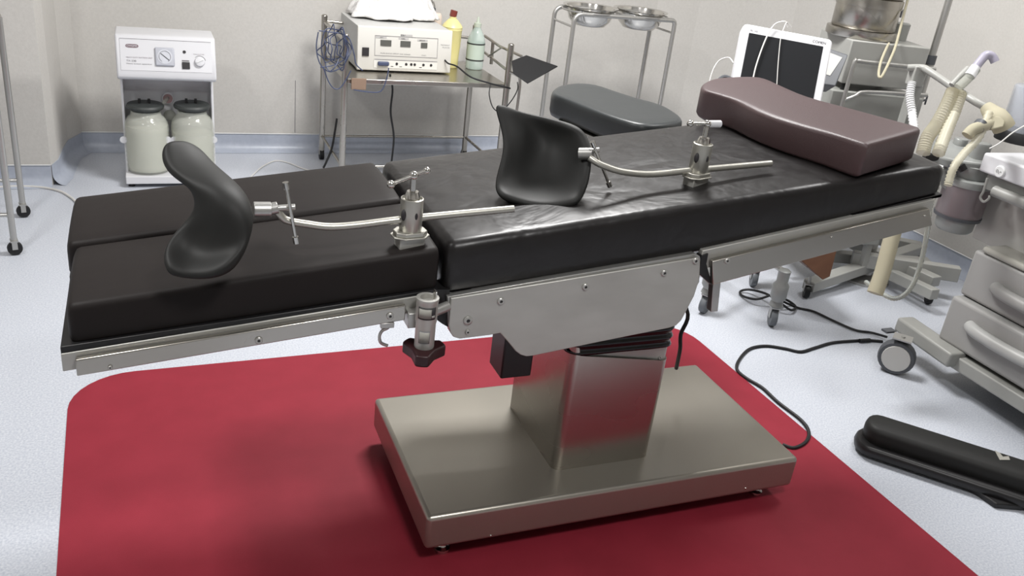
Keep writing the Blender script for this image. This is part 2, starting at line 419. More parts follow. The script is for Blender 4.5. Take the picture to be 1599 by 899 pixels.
obj('table_yoke', MB().hexa([(0.84, 1.72, 0.63), (1.16, 1.72, 0.66), (1.16, 2.0, 0.66), (0.84, 2.0, 0.63)],
                            [(0.72, 1.62, 0.75), (1.15, 1.62, 0.80), (1.15, 2.1, 0.80), (0.72, 2.1, 0.75)]), 'dullsteel', table, bevel=0.005)
# back section
bt = lambda x: 0.842+0.166*(x-1.189)
sideband(1.19, 1.9, lambda x: zbot(x)+0.004, lambda x: bt(x)-0.004, 1.572, 2.155, 'back_board', 'black')
for ya, yb in ((1.562, 1.58), (2.14, 2.158)):
    sideband(1.183, 1.868, lambda x: bt(x), lambda x: bt(x)-0.05, ya, yb, 'back_frame', 'plate')
P = [AT(px, py, 1, 1.545) for px, py in [(1117, 404), (1452, 324), (1462, 326), (1465, 345), (1455, 358), (1113, 446.5), (1101, 414), (1103, 403)]]
rail = [AT(1113, 408, 1, 1.545), AT(1452, 326, 1, 1.545), AT(1456, 352, 1, 1.545), AT(1113, 445, 1, 1.545)]
obj('side_rail', MB().prism(rail, (0, 0.014, 0)), 'steel', table, bevel=0.002)
obj('side_rail', MB().prism([Vector((q.x, 2.162, q.z)) for q in rail], (0, 0.014, 0)), 'steel', table, bevel=0.002)
# dark hinge gusset between seat and back, and between legs and seat
g = [AT(px, py, 1, 1.558) for px, py in [(1095, 400), (1106, 396), (1103, 412), (1113, 447), (1097, 432), (1092, 425)]]
obj('back_hinge', MB().prism(g, (0, 0.02, 0)), 'black', table)
g = [AT(px, py, 1, 1.57) for px, py in [(683, 452), (702, 452), (702, 512), (690, 505), (683, 500)]]
obj('leg_hinge', MB().prism(g, (0, 0.05, 0)), 'black', table)
a = AT(1113, 447, 1, 1.60); b_ = AT(1121, 487, 1, 1.60)
P = [AT(px, py, 1, 1.60) for px, py in [(1114, 440), (1126, 437), (1121, 486), (1110, 487)]]
obj('drop_bracket', MB().prism(P, (0, 0.02, 0)), 'dullsteel', table, bevel=0.001)
# bolts
def bolt(px, py, y, r, m='boltsteel', par=table):
    c = AT(px, py, 1, y); mb = MB()
    mb.lathe([(r, 0), (r, 0.0025), (r*0.8, 0.004), (r*0.42, 0.004), (r*0.4, 0.001)], c, (0, -1, 0), 16)
    o = obj('bolt', mb, m, par)
    obj('socket', MB().lathe([(r*0.38, 0), (r*0.38, 0.0022)], c, (0, -1, 0), 10), 'ink', o)
for px, py, y, r in ((404, 531, 1.545, 0.0075), (609, 493, 1.545, 0.0075), (172, 573, 1.545, 0.004),
                     (730.5, 500, 1.553, 0.0105), (730, 518, 1.553, 0.006), (782, 470, 1.553, 0.0085), (914, 447.5, 1.553, 0.0085),
                     (1037, 426, 1.553, 0.0085), (1086, 407, 1.553, 0.0085), (1135, 407, 1.545, 0.0075), (1298, 370, 1.545, 0.003), (1443, 337, 1.545, 0.003)):
    bolt(px, py, y, r)
# leg socket with triangular release knob
sk = thing('_x', '', '', (0, 0, 0)); bpy.data.objects.remove(sk)
top = AT(665, 464, 1, 1.522); bot = AT(665, 541, 1, 1.522); ax = (bot-top)
top.x = (top.x+bot.x)/2; bot.x = top.x
mb = MB(); L = (top-bot).length
mb.lathe([(0.0195, 0), (0.021, 0.004), (0.021, L*0.5), (0.0225, L*0.55), (0.0225, L*0.93), (0.0235, L*0.95), (0.0235, L), (0.016, L), (0.016, L-0.01)], bot, (0, 0, 1), 28)
sock = obj('leg_socket', mb, 'plate', table, label='steel socket cylinder with two printed stickers')
def cylpatch(c, r, z0, z1, a0, a1, name, m, par, n=8, lift=0.0006):
    rows = [[Vector((c.x+(r+lift)*cos(a0+(a1-a0)*k/n), c.y+(r+lift)*sin(a0+(a1-a0)*k/n), z)) for k in range(n+1)] for z in (z0, z1)]
    return obj(name, MB().grid(rows), m, par, solid=0.0006)
fa = math.atan2(-1.522, -bot.x)
zt0 = bot.z
cylpatch(bot, 0.0225, zt0+L*0.64, zt0+L*0.87, fa-0.8, fa+0.9, 'sticker', 'ink', sock)
cylpatch(bot, 0.0228, zt0+L*0.665, zt0+L*0.845, fa-0.72, fa+0.45, 'sticker', 'sticker', sock)
cylpatch(bot, 0.0228, zt0+L*0.67, zt0+L*0.72, fa+0.5, fa+0.8, 'sticker', 'plate', sock)
cylpatch(bot, 0.021, zt0+L*0.16, zt0+L*0.40, fa-0.6, fa+0.5, 'sticker', 'greyink', sock)
cylpatch(bot, 0.0213, zt0+L*0.175, zt0+L*0.385, fa-0.55, fa+0.45, 'sticker', 'sticker', sock)
kn = MB(); K = []
kc = bot-Vector((0, 0, 0.002))
for k in range(3):
    a = -pi/2-0.35+2*pi*k/3; 
    for j in range(5):
        aa = a+(j-2)*0.15; K.append(kc+Vector((0.047*cos(aa), 0.047*sin(aa), 0)))
    K.append(kc+Vector((0.028*cos(a+pi/3), 0.028*sin(a+pi/3), 0)))
kn.prism([q+Vector((0, 0, 0.004)) for q in K], (0, 0, -0.026)); obj('release_knob', kn, 'knob', table, bevel=0.004, seg=3, label='black three-lobed knob')
obj('cross_pin', MB().cyl(bot+Vector((0, 0.005, L*0.62)), bot+Vector((0.055, 0.03, L*0.66)), 0.011), 'dullsteel', table)
a = AT(681, 455, 1, 1.522); b_ = AT(680.5, 474, 1, 1.522)
obj('socket_tab', MB().bb((a.x-0.002, 1.518, b_.z), (a.x+0.002, 1.535, a.z)), 'chrome', table, bevel=0.001)
# hook under the leg rail
hk = [AT(px, py, 1, 1.55) for px, py in [(612, 500), (606, 511), (597, 516), (592.5, 525), (595, 535), (605, 539.5)]]
obj('rail_hook', MB().tube(hk, 0.0035, 8), 'dullsteel', table)
a = AT(603, 507, 1, 1.55)
obj('hook_clip', MB().bb((a.x-0.012, 1.545, a.z-0.006), (a.x+0.016, 1.556, a.z+0.006)), 'dullsteel', table, bevel=0.001)
# black control box under the seat
zb = AT(781.5, 592, 1, 1.66).z; xl = AT(781.5, 592, 1, 1.66).x
yb = 1.66+0.15
obj('control_box', MB().bb((xl, 1.66, zb), (0.832, 1.742, 0.66)), 'black', table, bevel=0.004)
# pedestal column
cx0, cx1, cy0, cy1, bz = 0.953, 1.252, 1.69, 2.03, 0.154
zf = 0.468
def colring(z, n=6, r=0.025):
    return [Vector((x, y, z)) for x, y in rrect(cx0, cy0, cx1, cy1, r, n)]
mb = MB()
# outer shell: front and right low, left and back run up under the table
ring0 = colring(bz-0.002); N = len(ring0); tops = []
for q in ring0:
    fx = (q.x-cx0)/(cx1-cx0); fy = (q.y-cy0)/(cy1-cy0)
    h = zf
    if fx < 0.16: h = zf+0.17*(1-fx/0.16)**2*1.0
    if fx < 0.06 and fy > 0.04: h = zf+0.17
    if fy > 0.9: h = zf+0.17
    tops.append(Vector((q.x, q.y, h)))
inner = [Vector((q.x+(0.004 if q.x < (cx0+cx1)/2 else -0.004), q.y+(0.004 if q.y < 1.86 else -0.004), q.z)) for q in tops]
vs = ring0+tops+inner; fs = []
for k in range(N):
    k2 = (k+1) % N; fs += [(k, k2, N+k2, N+k), (N+k, N+k2, 2*N+k2, 2*N+k)]
mb.add(vs, fs); obj('column', mb, 'steel', table, ang=50)
obj('column_collar', MB().prism([Vector((x, y, zf-0.012)) for x, y in rrect(cx0+0.008, cy0+0.008, cx1-0.002, cy1-0.008, 0.02)], (0, 0, 0.050)), 'plate', table, bevel=0.002)
for px, py in ((908, 571), (968, 565), (1030, 558)):
    bolt(px, py, cy0+0.008, 0.005)
mb = MB(); prof = []
for k in range(13):
    z = zf+0.03+0.0125*k; e = 0.02 if k % 2 else 0.004
    prof.append([Vector((x, y, z)) for x, y in rrect(cx0+0.005-e+0.012*0, cy0+0.01-e, cx1-0.005+e, cy1-0.01+e, 0.04, 5)])
vs = [q for r_ in prof for q in r_]; N = len(prof[0]); fs = [(i*N+k, i*N+(k+1) % N, (i+1)*N+(k+1) % N, (i+1)*N+k) for i in range(len(prof)-1) for k in range(N)]
fs += [tuple(range(N))[::-1], tuple((len(prof)-1)*N+k for k in range(N))]
mb.add(vs, fs); obj('bellows', mb, 'bellows', table, sub=1, ang=180, label='folded glossy black rubber bellows')
# base cover
bx0, bx1, by0, by1 = 0.5714, 1.697, 1.585, 2.141
mb = MB(); mb.bb((bx0, by0, 0.054), (bx1, by1, bz)); base = obj('base_cover', mb, 'basesteel', table, bevel=0.012, seg=4)
obj('base_chassis', MB().bb((bx0+0.03, by0+0.03, 0.035), (bx1-0.03, by1-0.03, 0.06)), 'black', table)
for x, y in ((0.635, 1.635), (1.62, 1.64), (0.635, 2.09), (1.62, 2.09)):
    obj('levelling_foot', MB().lathe([(0.02, 0.0025), (0.021, 0.006), (0.02, 0.012), (0.012, 0.016), (0.009, 0.02), (0.009, 0.04)], (x, y, 0), n=20), 'chrome', table)
for px, py in ((766, 836), (1164, 762)):
    c = AT(px, py, 1, by0); obj('bolt', MB().sph(c, 0.0035, 8), 'chrome', table)
# cable falling behind the column
cb = [V(1074, 474, 2.12), V(1070, 496, 2.14), V(1063, 520, 2.16), V(1061, 548, 2.2), V(1052, 580, 2.2), V(1040, 598, 2.2)]
obj('hanging_cable', MB().tube([Vector((1.17, 1.9, 0.70)), Vector((1.25, 1.88, 0.66))]+[AT(1072, 482, 1, 1.9), AT(1063, 522, 1, 1.9), AT(1062, 545, 1, 1.9), AT(1056, 575, 1, 1.93)], 0.006, 8), 'rubber', table)

# ================================================================== stirrups
def padmesh(name, grid, par, th=0.03, ex=1.0):
    cx = sum(g[0] for r in grid for g in r)/sum(len(r) for r in grid); cy = sum(g[1] for r in grid for g in r)/sum(len(r) for r in grid)
    rows = [[V(cx+(g[0]-cx)*ex, cy+(g[1]-cy)*ex, g[2]) for g in r] for r in grid]
    return obj(name, MB().grid(rows), 'foam', par, solid=th, sub=3, ang=180, off=0)
def stirrup(t, foot, post_r, zrod, rodpts, lever, levercol, elbow):
    pass
# near stirrup -------------------------------------------------
f1 = AT(641, 380, 1, 1.62)
s1 = thing('leg_stirrup', 'near-left leg stirrup, black crutch pad on a bent steel rod with socket end in view', 'leg stirrup', (0.484, 1.62, ztop(0.484)), 'leg stirrups lying on the mattress')
def clamp(t, c, rz, tapes, kxdir, hexbase, bh):
    """bracket, post and T lever; c = point on top of the mattress"""
    R = Matrix.Rotation(rz, 3, 'Z')
    mb = MB()
    mb.box(c+Vector((0, 0, bh/2-0.006)), (0.055, 0.034, bh+0.012), R); obj('clamp_bracket', mb, 'plate', t, bevel=0.002)
    z1 = c.z+bh
    P = [R @ Vector(q) for q in ((-0.037, -0.012, 0), (-0.02, -0.026, 0), (0.022, -0.026, 0), (0.037, -0.012, 0), (0.037, 0.012, 0), (0.022, 0.026, 0), (-0.022, 0.026, 0), (-0.037, 0.012, 0))]
    mb = MB(); mb.prism([Vector((c.x, c.y, z1))+q*1.06 for q in P], (0, 0, 0.004)); mb.prism([Vector((c.x, c.y, z1+0.004))+q*0.92 for q in P], (0, 0, 0.009))
    obj('base_plate', mb, 'satin', t, bevel=0.0015)
    b = Vector((c.x, c.y, z1+0.012)); H = 0.07
    mb = MB(); mb.lathe([(0.022, 0), (0.022, 0.003), (0.0235, 0.005), (0.0235, H), (0.021, H+0.001), (0.0195, H-0.004), (0.0185, H-0.004)], b, (0, 0, 1), 28)
    post = obj('post', mb, 'satin', t)
    obj('slot', MB().sph(b+Vector((0.004, -0.0232, H*0.55)), 0.0035, 10, (0.9, 0.5, 2.1)), 'ink', post)
    obj('slot', MB().sph(b+Vector((-0.0195, -0.0125, H*0.55)), 0.0065, 12, (0.9, 0.9, 1.9)), 'ink', post)
    mb = MB(); mb.lathe([(0.0155, H-0.004), (0.0155, H+0.006), (0.012, H+0.015), (0.0065, H+0.015), (0.0065, H+0.05)], b, (0, 0, 1), 20)
    obj('screw', mb, 'chrome', t)
    tp = b+Vector((0, 0, H+0.048))
    obj('screw_head', MB().sph(tp, 0.0095, 12), 'chrome', t)
    d = Vector(kxdir).normalized()
    lv = MB(); a0 = tp-d*0.052; a1 = tp+d*0.03
    lv.cyl(a0, a1, 0.004, n=10)
    lv.sph(a0, 0.0085, 10); lv.sph(a1, 0.0075, 10)
    ho = obj('lever', lv, 'chrome', t)
    if tapes: obj('tape', MB().cyl(tp+d*0.005, tp+d*0.038, 0.0085, 0.009, 12), 'white', ho)
    return b, H
c1 = Vector((0.487, 1.62, ztop(0.487)+0.002))
stp, H1 = clamp(s1, Vector((0.487, 1.615, ztop(0.487)-0.004)), 0.12, False, (0.95, 0.2, 0.28), True, 0.022)
y1 = 1.615
rp = [AT(802, 326, 1, y1), AT(641, 341, 1, y1), AT(560, 351, 1, y1), AT(515, 354, 1, y1), AT(480, 350, 1, y1+0.005), AT(448, 344, 1, y1+0.01), AT(436, 334, 1, y1+0.01), AT(430, 326, 1, y1+0.012)]
obj('rod', MB().tube(rp, 0.0078, 12), 'satin', s1)
mb = MB(); mb.cyl(AT(396, 327, 1, y1+0.01), AT(423, 327, 1, y1+0.01), 0.015, n=20); mb.cyl(AT(420, 327, 1, y1+0.01), AT(434, 324, 1, y1+0.01), 0.012, n=16)
mb.cyl(AT(432, 325, 1, y1+0.01), AT(461, 323, 1, y1+0.01), 0.0062, n=12)
obj('ball_joint', mb, 'dullsteel', s1, bevel=0.001)
mb = MB(); a, b_ = AT(446, 286, 1, y1), AT(463, 378, 1, y1); mb.cyl(a, b_, 0.0035, n=10); d = (b_-a).normalized()
mb.cyl(a-d*0.002, a+d*0.012, 0.0062, n=12); mb.cyl(b_-d*0.012, b_+d*0.002, 0.0062, n=12); obj('joint_lever', mb, 'chrome', s1)
D = 1.60
g1 = [[(258, 229, D+.03), (272, 225, D+.05), (288, 225, D+.07), (302, 232, D+.085), (312, 243, D+.09)],
      [(254, 252, D+.02), (272, 250, D+.035), (292, 250, D+.05), (314, 256, D+.07), (331, 265, D+.08)],
      [(266, 274, D+.0), (290, 277, D+.01), (315, 277, D+.02), (340, 279, D+.04), (360, 288, D+.06)],
      [(302, 298, D-.01), (325, 300, D-.02), (346, 300, D-.02), (367, 301, D+.005), (382, 311, D+.035)],
      [(308, 325, D+.01), (330, 330, D-.015), (353, 331, D-.03), (376, 330, D-.02), (391, 337, D+.01)],
      [(286, 349, D+.0), (312, 357, D+.01), (342, 360, D-.01), (371, 357, D-.02), (391, 358, D+.0)],
      [(263, 373, D-.02), (293, 384, D+.01), (330, 390, D+.0), (363, 383, D-.01), (386, 378, D-.01)],
      [(256, 398, D-.04), (286, 404, D-.01), (322, 408, D-.01), (354, 404, D-.02), (376, 396, D-.02)],
      [(264, 423, D-.055), (288, 428, D-.045), (315, 430, D-.045), (338, 427, D-.045), (359, 415, D-.035)]]
padmesh('crutch_pad', g1, s1, 0.024, 1.05)
# far stirrup --------------------------------------------------
x2 = 1.225; y2 = 1.70
s2 = thing('leg_stirrup', 'farther leg stirrup resting mid mattress, broad black crutch pad facing the viewer', 'leg stirrup', (x2, y2, ztop(x2)), 'leg stirrups lying on the mattress')
c2p = AT(1083, 297, 1, y2)
clamp(s2, Vector((c2p.x, y2, ztop(c2p.x)-0.002)), 0.3, True, (0.97, 0.1, -0.02), True, 0.02)
rp = [AT(1204, 255, 1, y2), AT(1083, 266, 1, y2), AT(1035, 271, 1, y2), AT(1005, 272, 1, y2), AT(970, 268, 1, y2), AT(945, 260, 1, y2+0.005), AT(932, 254, 1, y2+0.01), AT(920, 246, 1, y2+0.02)]
obj('rod', MB().tube(rp, 0.0078, 12), 'satin', s2)
mb = MB(); mb.cyl(AT(905, 240, 1, y2+0.05), AT(926, 240, 1, y2+0.03), 0.014, n=20); mb.cyl(AT(920, 236, 1, y2+0.03), AT(935, 234, 1, y2+0.03), 0.006, n=12)
obj('ball_joint', mb, 'dullsteel', s2)
mb = MB(); a, b_ = AT(925, 222, 1, y2+0.02), AT(952, 290, 1, y2+0.02); mb.cyl(a, b_, 0.0035, n=10); d = (b_-a).normalized(); mb.cyl(b_-d*0.012, b_+d*0.002, 0.0062, n=12); mb.cyl(a-d*0.002, a+d*0.012, 0.0062, n=12)
obj('joint_lever', mb, 'chrome', s2)
D = 2.02
g2 = [[(781, 170, D+.03), (806, 175, D+.05), (838, 182, D+.06), (868, 190, D+.05), (893, 200, D+.03)],
      [(790, 192, D+.02), (815, 198, D+.06), (848, 205, D+.09), (882, 207, D+.06), (908, 213, D+.02)],
      [(790, 220, D+.01), (818, 226, D+.06), (852, 232, D+.10), (888, 234, D+.06), (914, 234, D+.0)],
      [(785, 250, D+.0), (814, 256, D+.05), (850, 262, D+.08), (887, 264, D+.04), (914, 260, D-.01)],
      [(776, 276, D-.01), (806, 283, D+.03), (845, 290, D+.05), (882, 290, D+.02), (910, 284, D-.02)],
      [(775, 296, D-.03), (804, 304, D-.0), (842, 311, D+.01), (876, 310, D-.01), (902, 304, D-.03)],
      [(788, 306, D-.05), (812, 315, D-.04), (842, 321, D-.035), (872, 322, D-.04), (892, 315, D-.05)]]
g2[0][0] = (772, 160, 2.05); g2[1][0] = (779, 185, 2.04)
for r_ in g2: r_[-1] = (r_[-1][0]+7, r_[-1][1], r_[-1][2]); r_[-2] = (r_[-2][0]+3, r_[-2][1], r_[-2][2])
padmesh('crutch_pad', g2, s2, 0.024, 1.04)

# ================================================================== brown head pillow on the table
def padblock(name, foot, z0f, h, m, label, cat, r=0.02, piping=None, crown=0.0):
    """closed cushion from a footprint; z0f gives the base height at a point"""
    n = len(foot); cx = sum(p[0] for p in foot)/n; cy = sum(p[1] for p in foot)/n
    prof = [(0.90, 0.0), (0.975, 0.006), (1.0, r), (1.0, h-r), (0.992, h-r*0.45), (0.965, h-r*0.1), (0.90, h), (0.7, h+crown*0.4), (0.4, h+crown), (0.12, h+crown)]
    vs = []; fs = []
    for sc, z in prof:
        for x, y in foot:
            dd = Vector((x-cx, y-cy)); L = dd.length; ins = (1-sc)*0.2
            k = (L-ins)/L if sc > 0.89 else sc*(L-0.02)/L/0.9
            X, Y = cx+dd.x*k, cy+dd.y*k
            vs.append((X, Y, z0f(X, Y)+z))
    for i in range(len(prof)-1):
        for k in range(n): fs.append((i*n+k, i*n+(k+1) % n, (i+1)*n+(k+1) % n, (i+1)*n+k))
    fs.append(tuple(range(n))[::-1]); fs.append(tuple((len(prof)-1)*n+k for k in range(n)))
    o = obj(name, MB().add(vs, fs), m, ang=75); tag(o, label, cat)
    if piping:
        pp = []
        for x, y in foot:
            dd = Vector((x-cx, y-cy)); L = dd.length; k = (L-0.008)/L
            pp.append(Vector((cx+dd.x*k, cy+dd.y*k, z0f(cx+dd.x*k, cy+dd.y*k)+h-0.004)))
        obj('seam', MB().tube(pp, 0.0013, 6, 0, closed=True), piping, o)
    return o
hz = 0.088
pts = [(1345, 215, 0), (1290, 205, 0), (1240, 192, 0), (1195, 168, 0), (1150, 152, 0), (1112, 146, 0), (1099, 138, 0), (1104, 129, 0), (1130, 124, 0), (1165, 122, 0), (1200, 127, 0), (1250, 145, 0), (1310, 163, 0), (1380, 182, 0), (1430, 195, 0), (1438, 199, 0), (1400, 214, 0), (1362, 224, 0), (1352, 222, 0)]
def ontop(px, py, h):
    z = 1.1
    for _ in range(12):
        q = AT(px, py, 2, z); z = ztop(q.x)+h
    return (q.x, q.y)
F = [ontop(px, py, hz) for px, py in [(1350, 226), (1302, 211), (1251, 197), (1209, 184), (1179, 172), (1146, 156), (1113, 146), (1098, 141), (1095, 134), (1104, 127), (1124, 122), (1167, 120), (1192, 123), (1222, 136), (1260, 151), (1336, 172), (1404, 191), (1430, 198), (1438, 202), (1430, 206), (1395, 216), (1362, 225)]]
Fs = [(v.x, v.y) for v in spline([Vector((x, y, 0)) for x, y in F], 3, True)]
padblock('head_pillow', Fs, lambda x, y: ztop(x)+0.003, hz, 'pillow', 'thick brown vinyl head pillow lying across the head end of the mattress', 'pillow', r=0.012, piping='ink')

# ================================================================== black arm board behind the table
za = 0.92
F = [AT(px, py, 2, za) for px, py in [(864, 146), (880, 152), (900, 160), (940, 176), (981, 189), (1010, 194.5), (1045, 193), (1064, 189), (1065, 183), (1051, 172), (1030, 161.5), (992, 151), (960, 141), (928, 131), (900, 129), (876, 132), (863, 139)]]
Fs = [(v.x, v.y) for v in spline(F, 3, True)]
ab = padblock('arm_board', Fs, lambda x, y: za-0.085, 0.085, 'padgrey', 'dark grey-black padded arm board sticking out beyond the far table edge', 'arm board', r=0.02)
q = [AT(px, py, 2, za-0.08) for px, py in [(868, 186), (935, 214), (1000, 214), (1055, 200), (920, 165)]]
cxy = sum((v for v in q), Vector())/5
obj('support_plate', MB().prism([Vector((v.x, v.y, za-0.095)) for v in (q[0], q[1], q[2], q[3], q[4])], (0, 0, 0.008)), 'steel', ab)
obj('mounting_arm', MB().cyl((1.45, 2.17, 0.845), (1.45, 2.55, 0.838), 0.012), 'dullsteel', ab)

# ================================================================== long black pad on the floor, bottom right
def xy(px, py, z): 
    q = AT(px, py, 2, z); return q
fp = thing('arm_pad', 'long worn black padded arm rest lying on the floor at the lower right', 'arm rest', (2.4, 1.6, 0))
a = AT(1372, 672, 2, 0.07); b_ = AT(1640, 758, 2, 0.07); dv = (b_-a); dv.z = 0; L = dv.length+0.03; dv.normalize(); nv = Vector((-dv.y, dv.x, 0))
def capsule(a, L, wid, z0, z1, taper=0.0, r=0.03, inset=0):
    P = []; hw = wid/2-inset
    for k in range(9):
        t = radians(90+180*k/8); P.append(a+dv*(hw*0.75*cos(t)+inset*0)+nv*(hw*sin(t)))
    P.append(a+dv*L-nv*hw); P.append(a+dv*L+nv*hw)
    return P
mb = MB(); lay = [(0.045, 0.012), (0.047, 0.003), (0.06, 0), (0.085, 0.0), (0.098, 0.006), (0.105, 0.02)]
vs = []; fs = []
for z, ins in lay:
    for q in capsule(a, L, 0.125, 0, 0, inset=ins): vs.append(Vector((q.x, q.y, z)))
N = 11
for i in range(len(lay)-1):
    for k in range(N): fs.append((i*N+k, i*N+(k+1) % N, (i+1)*N+(k+1) % N, (i+1)*N+k))
fs += [tuple(range(N))[::-1], tuple((len(lay)-1)*N+k for k in range(N))]
obj('pad', mb.add(vs, fs), 'foam', fp, ang=50)
mb = MB(); a2 = a-nv*0.02-dv*0.01; vs = []; fs = []
lay = [(0.012, 0.02), (0.016, 0.004), (0.03, 0), (0.04, 0.002), (0.047, 0.008)]
for z, ins in lay:
    for q in capsule(a2, L, 0.15, 0, 0, inset=ins): vs.append(Vector((q.x, q.y, z)))
for i in range(len(lay)-1):
    for k in range(N): fs.append((i*N+k, i*N+(k+1) % N, (i+1)*N+(k+1) % N, (i+1)*N+k))
fs += [tuple(range(N))[::-1], tuple((len(lay)-1)*N+k for k in range(N))]
obj('under_shell', mb.add(vs, fs), 'black', fp, ang=50)
s0 = a+dv*0.28-nv*0.06
mb = MB(); mb.prism([AT(1480, 738, 2, 0.03), AT(1500, 735, 2, 0.03), AT(1600, 765, 2, 0.03), AT(1600, 790, 2, 0.02), AT(1556, 786, 2, 0.02), AT(1530, 768, 2, 0.02)], (0, 0, -0.018))
obj('strap', mb, 'black', fp, bevel=0.004)
mb = MB(); z = 0.1055
P = [AT(px, py, 2, z) for px, py in [(1553, 703), (1561, 707), (1566, 713), (1575, 712), (1577, 718), (1561, 718)]]
obj('torn_patch', MB().prism(P, (0, 0, 0.0008)), 'sticker', fp)

# ================================================================== suction machine against the back wall
sm = thing('suction_machine', 'white two-jar suction machine with sloped gauge panel by the back wall', 'suction machine', (0.1, 4.6, 0))
X0, X1 = -0.125, 0.322
zA = AT(180, 118, 1, 4.5).z; zB = AT(180, 55, 1, 4.56).z; zC = AT(185, 38, 1, 4.75).z
side = [Vector((X0, 4.50, zA+0.012)), Vector((X0, 4.555, zB)), Vector((X0, 4.565, zB+0.008)), Vector((X0, 4.78, zB+0.006)), Vector((X0, 4.80, zB-0.02)), Vector((X0, 4.80, zA-0.03)), Vector((X0, 4.52, zA-0.02)), Vector((X0, 4.502, zA-0.01))]
obj('control_head', MB().prism(side, (X1-X0, 0, 0)), 'white', sm, bevel=0.008, seg=3)
mb = MB(); zt_ = zA-0.015
mb.bb((X0+0.012, 4.72, 0.03), (X1-0.012, 4.80, zt_))
for xa, xb in ((X0+0.008, X0+0.02), (X1-0.022, X1-0.01)):
    mb.prism([(xa, 4.73, 0.05), (xa, 4.58, 0.05), (xa, 4.60, 0.2), (xa, 4.62, zt_), (xa, 4.73, zt_)], (xb-xa, 0, 0))
mb.bb((X0+0.005, 4.50, 0.02), (X1-0.005, 4.80, 0.06)); obj('cabinet', mb, 'white', sm, bevel=0.004)
for x in (X0+0.03, X1-0.04):
    for y in (4.54, 4.76):
        obj('foot', MB().cyl((x, y, 0), (x, y, 0.022), 0.015), 'rubber', sm)
fr = Fr(Vector((X0, 4.50, zA+0.012)), (1, 0, 0), Vector((0, 0.055, zB-zA-0.012)))
Wp = X1-X0; Hp = (Vector((0, 4.555, zB))-Vector((0, 4.50, zA+0.012))).length
pn = MB(); fr.box(pn, (0.02, 0.015, 0.0), (Wp-0.02, Hp-0.012, 0.002)); obj('front_panel', pn, 'white', sm)
ln = MB()
for a, b_ in (((0.02, Hp-0.013), (Wp-0.02, Hp-0.011)),): fr.box(ln, (a[0], a[1], 0.0018), (b_[0], b_[1], 0.0026))
obj('panel_line', ln, 'greyink', sm)
gauge = MB(); fr.box(gauge, (0.172, 0.04, 0.001), (0.258, 0.126, 0.012)); go = obj('gauge', gauge, mat('gauge_grey', srgb(172, 174, 182), 0.3), sm, bevel=0.006, seg=3)
gd = MB(); gd.lathe([(0.034, 0.0), (0.034, 0.0015)], fr(0.215, 0.083, 0.0118), fr.z, 28); obj('dial', gd, mat('gauge_face', srgb(190, 192, 199), 0.3), go)
arc = [fr(0.215+0.026*cos(t), 0.083+0.026*sin(t), 0.0145) for t in [radians(a) for a in range(-60, 250, 15)]]
obj('dial_scale', MB().tube(arc, 0.0008, 4, 0), 'greyink', go)
obj('needle', MB().tube([fr(0.197, 0.098, 0.0148), fr(0.235, 0.066, 0.0148)], 0.0014, 5, 0), 'ink', go)
kb = MB(); kb.lathe([(0.024, 0), (0.023, 0.008), (0.021, 0.014), (0.018, 0.015)], fr(0.372, 0.066, 0.001), fr.z, 24); ko = obj('regulator_knob', kb, 'white', sm)
obj('knob_ridge', MB().tube([fr(0.357, 0.06, 0.0175), fr(0.387, 0.074, 0.0175)], 0.0026, 6, 0), 'trimwhite', ko)
obj('knob_scale', MB().tube([fr(0.372+0.028*cos(radians(a)), 0.066+0.028*sin(radians(a)), 0.0025) for a in range(15, 140, 12)], 0.0012, 4, 0), 'greyink', sm)
sw = MB(); fr.box(sw, (0.291, 0.03, 0.001), (0.326, 0.062, 0.008)); so = obj('rocker_switch', sw, 'ink', sm, bevel=0.002)
sw = MB(); fr.box(sw, (0.291, 0.066, 0.001), (0.324, 0.071, 0.004)); obj('switch_marking', sw, 'greyink', sm)
obj('indicator_lamp', MB().lathe([(0.0075, 0), (0.007, 0.004)], fr(0.304, 0.11, 0.001), fr.z, 16), 'ink', sm)
lg = MB(); lg.prism([fr(0.045+0.056/2+0.028*math.copysign(abs(cos(radians(a)))**0.5, cos(radians(a)))*1.0, 0.128+0.0085*math.copysign(abs(sin(radians(a)))**0.7, sin(radians(a))), 0.002) for a in range(0, 360, 15)], fr.z*0.001)
obj('logo_plate', lg, mat('logo_grey', srgb(112, 92, 98), 0.5), sm)
text('logo_lettering', 'OWGMIS', fr(0.05, 0.1235, 0.0032), fr.x, fr.y, 0.009, 'white', sm, width=0.046, lift=0.0006)
tg = mat('soft_print', srgb(140, 130, 136), 0.6)
text('lettering', 'HEAVY DUTY SUCTION UNIT', fr(0.045, 0.072, 0.002), fr.x, fr.y, 0.006, tg, sm, width=0.115)
text('lettering', 'TX-23B', fr(0.045, 0.055, 0.002), fr.x, fr.y, 0.008, 'greyink', sm, width=0.043)
text('lettering', 'Heavy suction apparatus', fr(0.045, 0.042, 0.002), fr.x, fr.y, 0.007, 'greyink', sm, width=0.11)
text('lettering', 'REGULATOR', fr(0.345, 0.099, 0.002), fr.x, fr.y, 0.0045, tg, sm, width=0.05)
c = AT(262, 153, 1, 4.70); obj('intake_disc', MB().lathe([(0.030, 0), (0.030, 0.008), (0.027, 0.012)], c, (0, -1, 0), 24), 'white', sm)
obj('intake_cap', MB().lathe([(0.023, 0.01), (0.022, 0.02)], c, (0, -1, 0), 24), mat('mauve_disc', srgb(146, 118, 118), 0.5), sm)
c = AT(265, 180, 1, 4.66); obj('filter_bulb', MB().sph(c, 0.03, 14, (1, 0.8, 0.9)), 'clear', sm)
obj('suction_tube', MB().tube([AT(262, 153, 1, 4.68), AT(252, 165, 1, 4.62), AT(238, 182, 1, 4.57), AT(230, 190, 1, 4.57)], 0.009, 8), 'clear', sm)
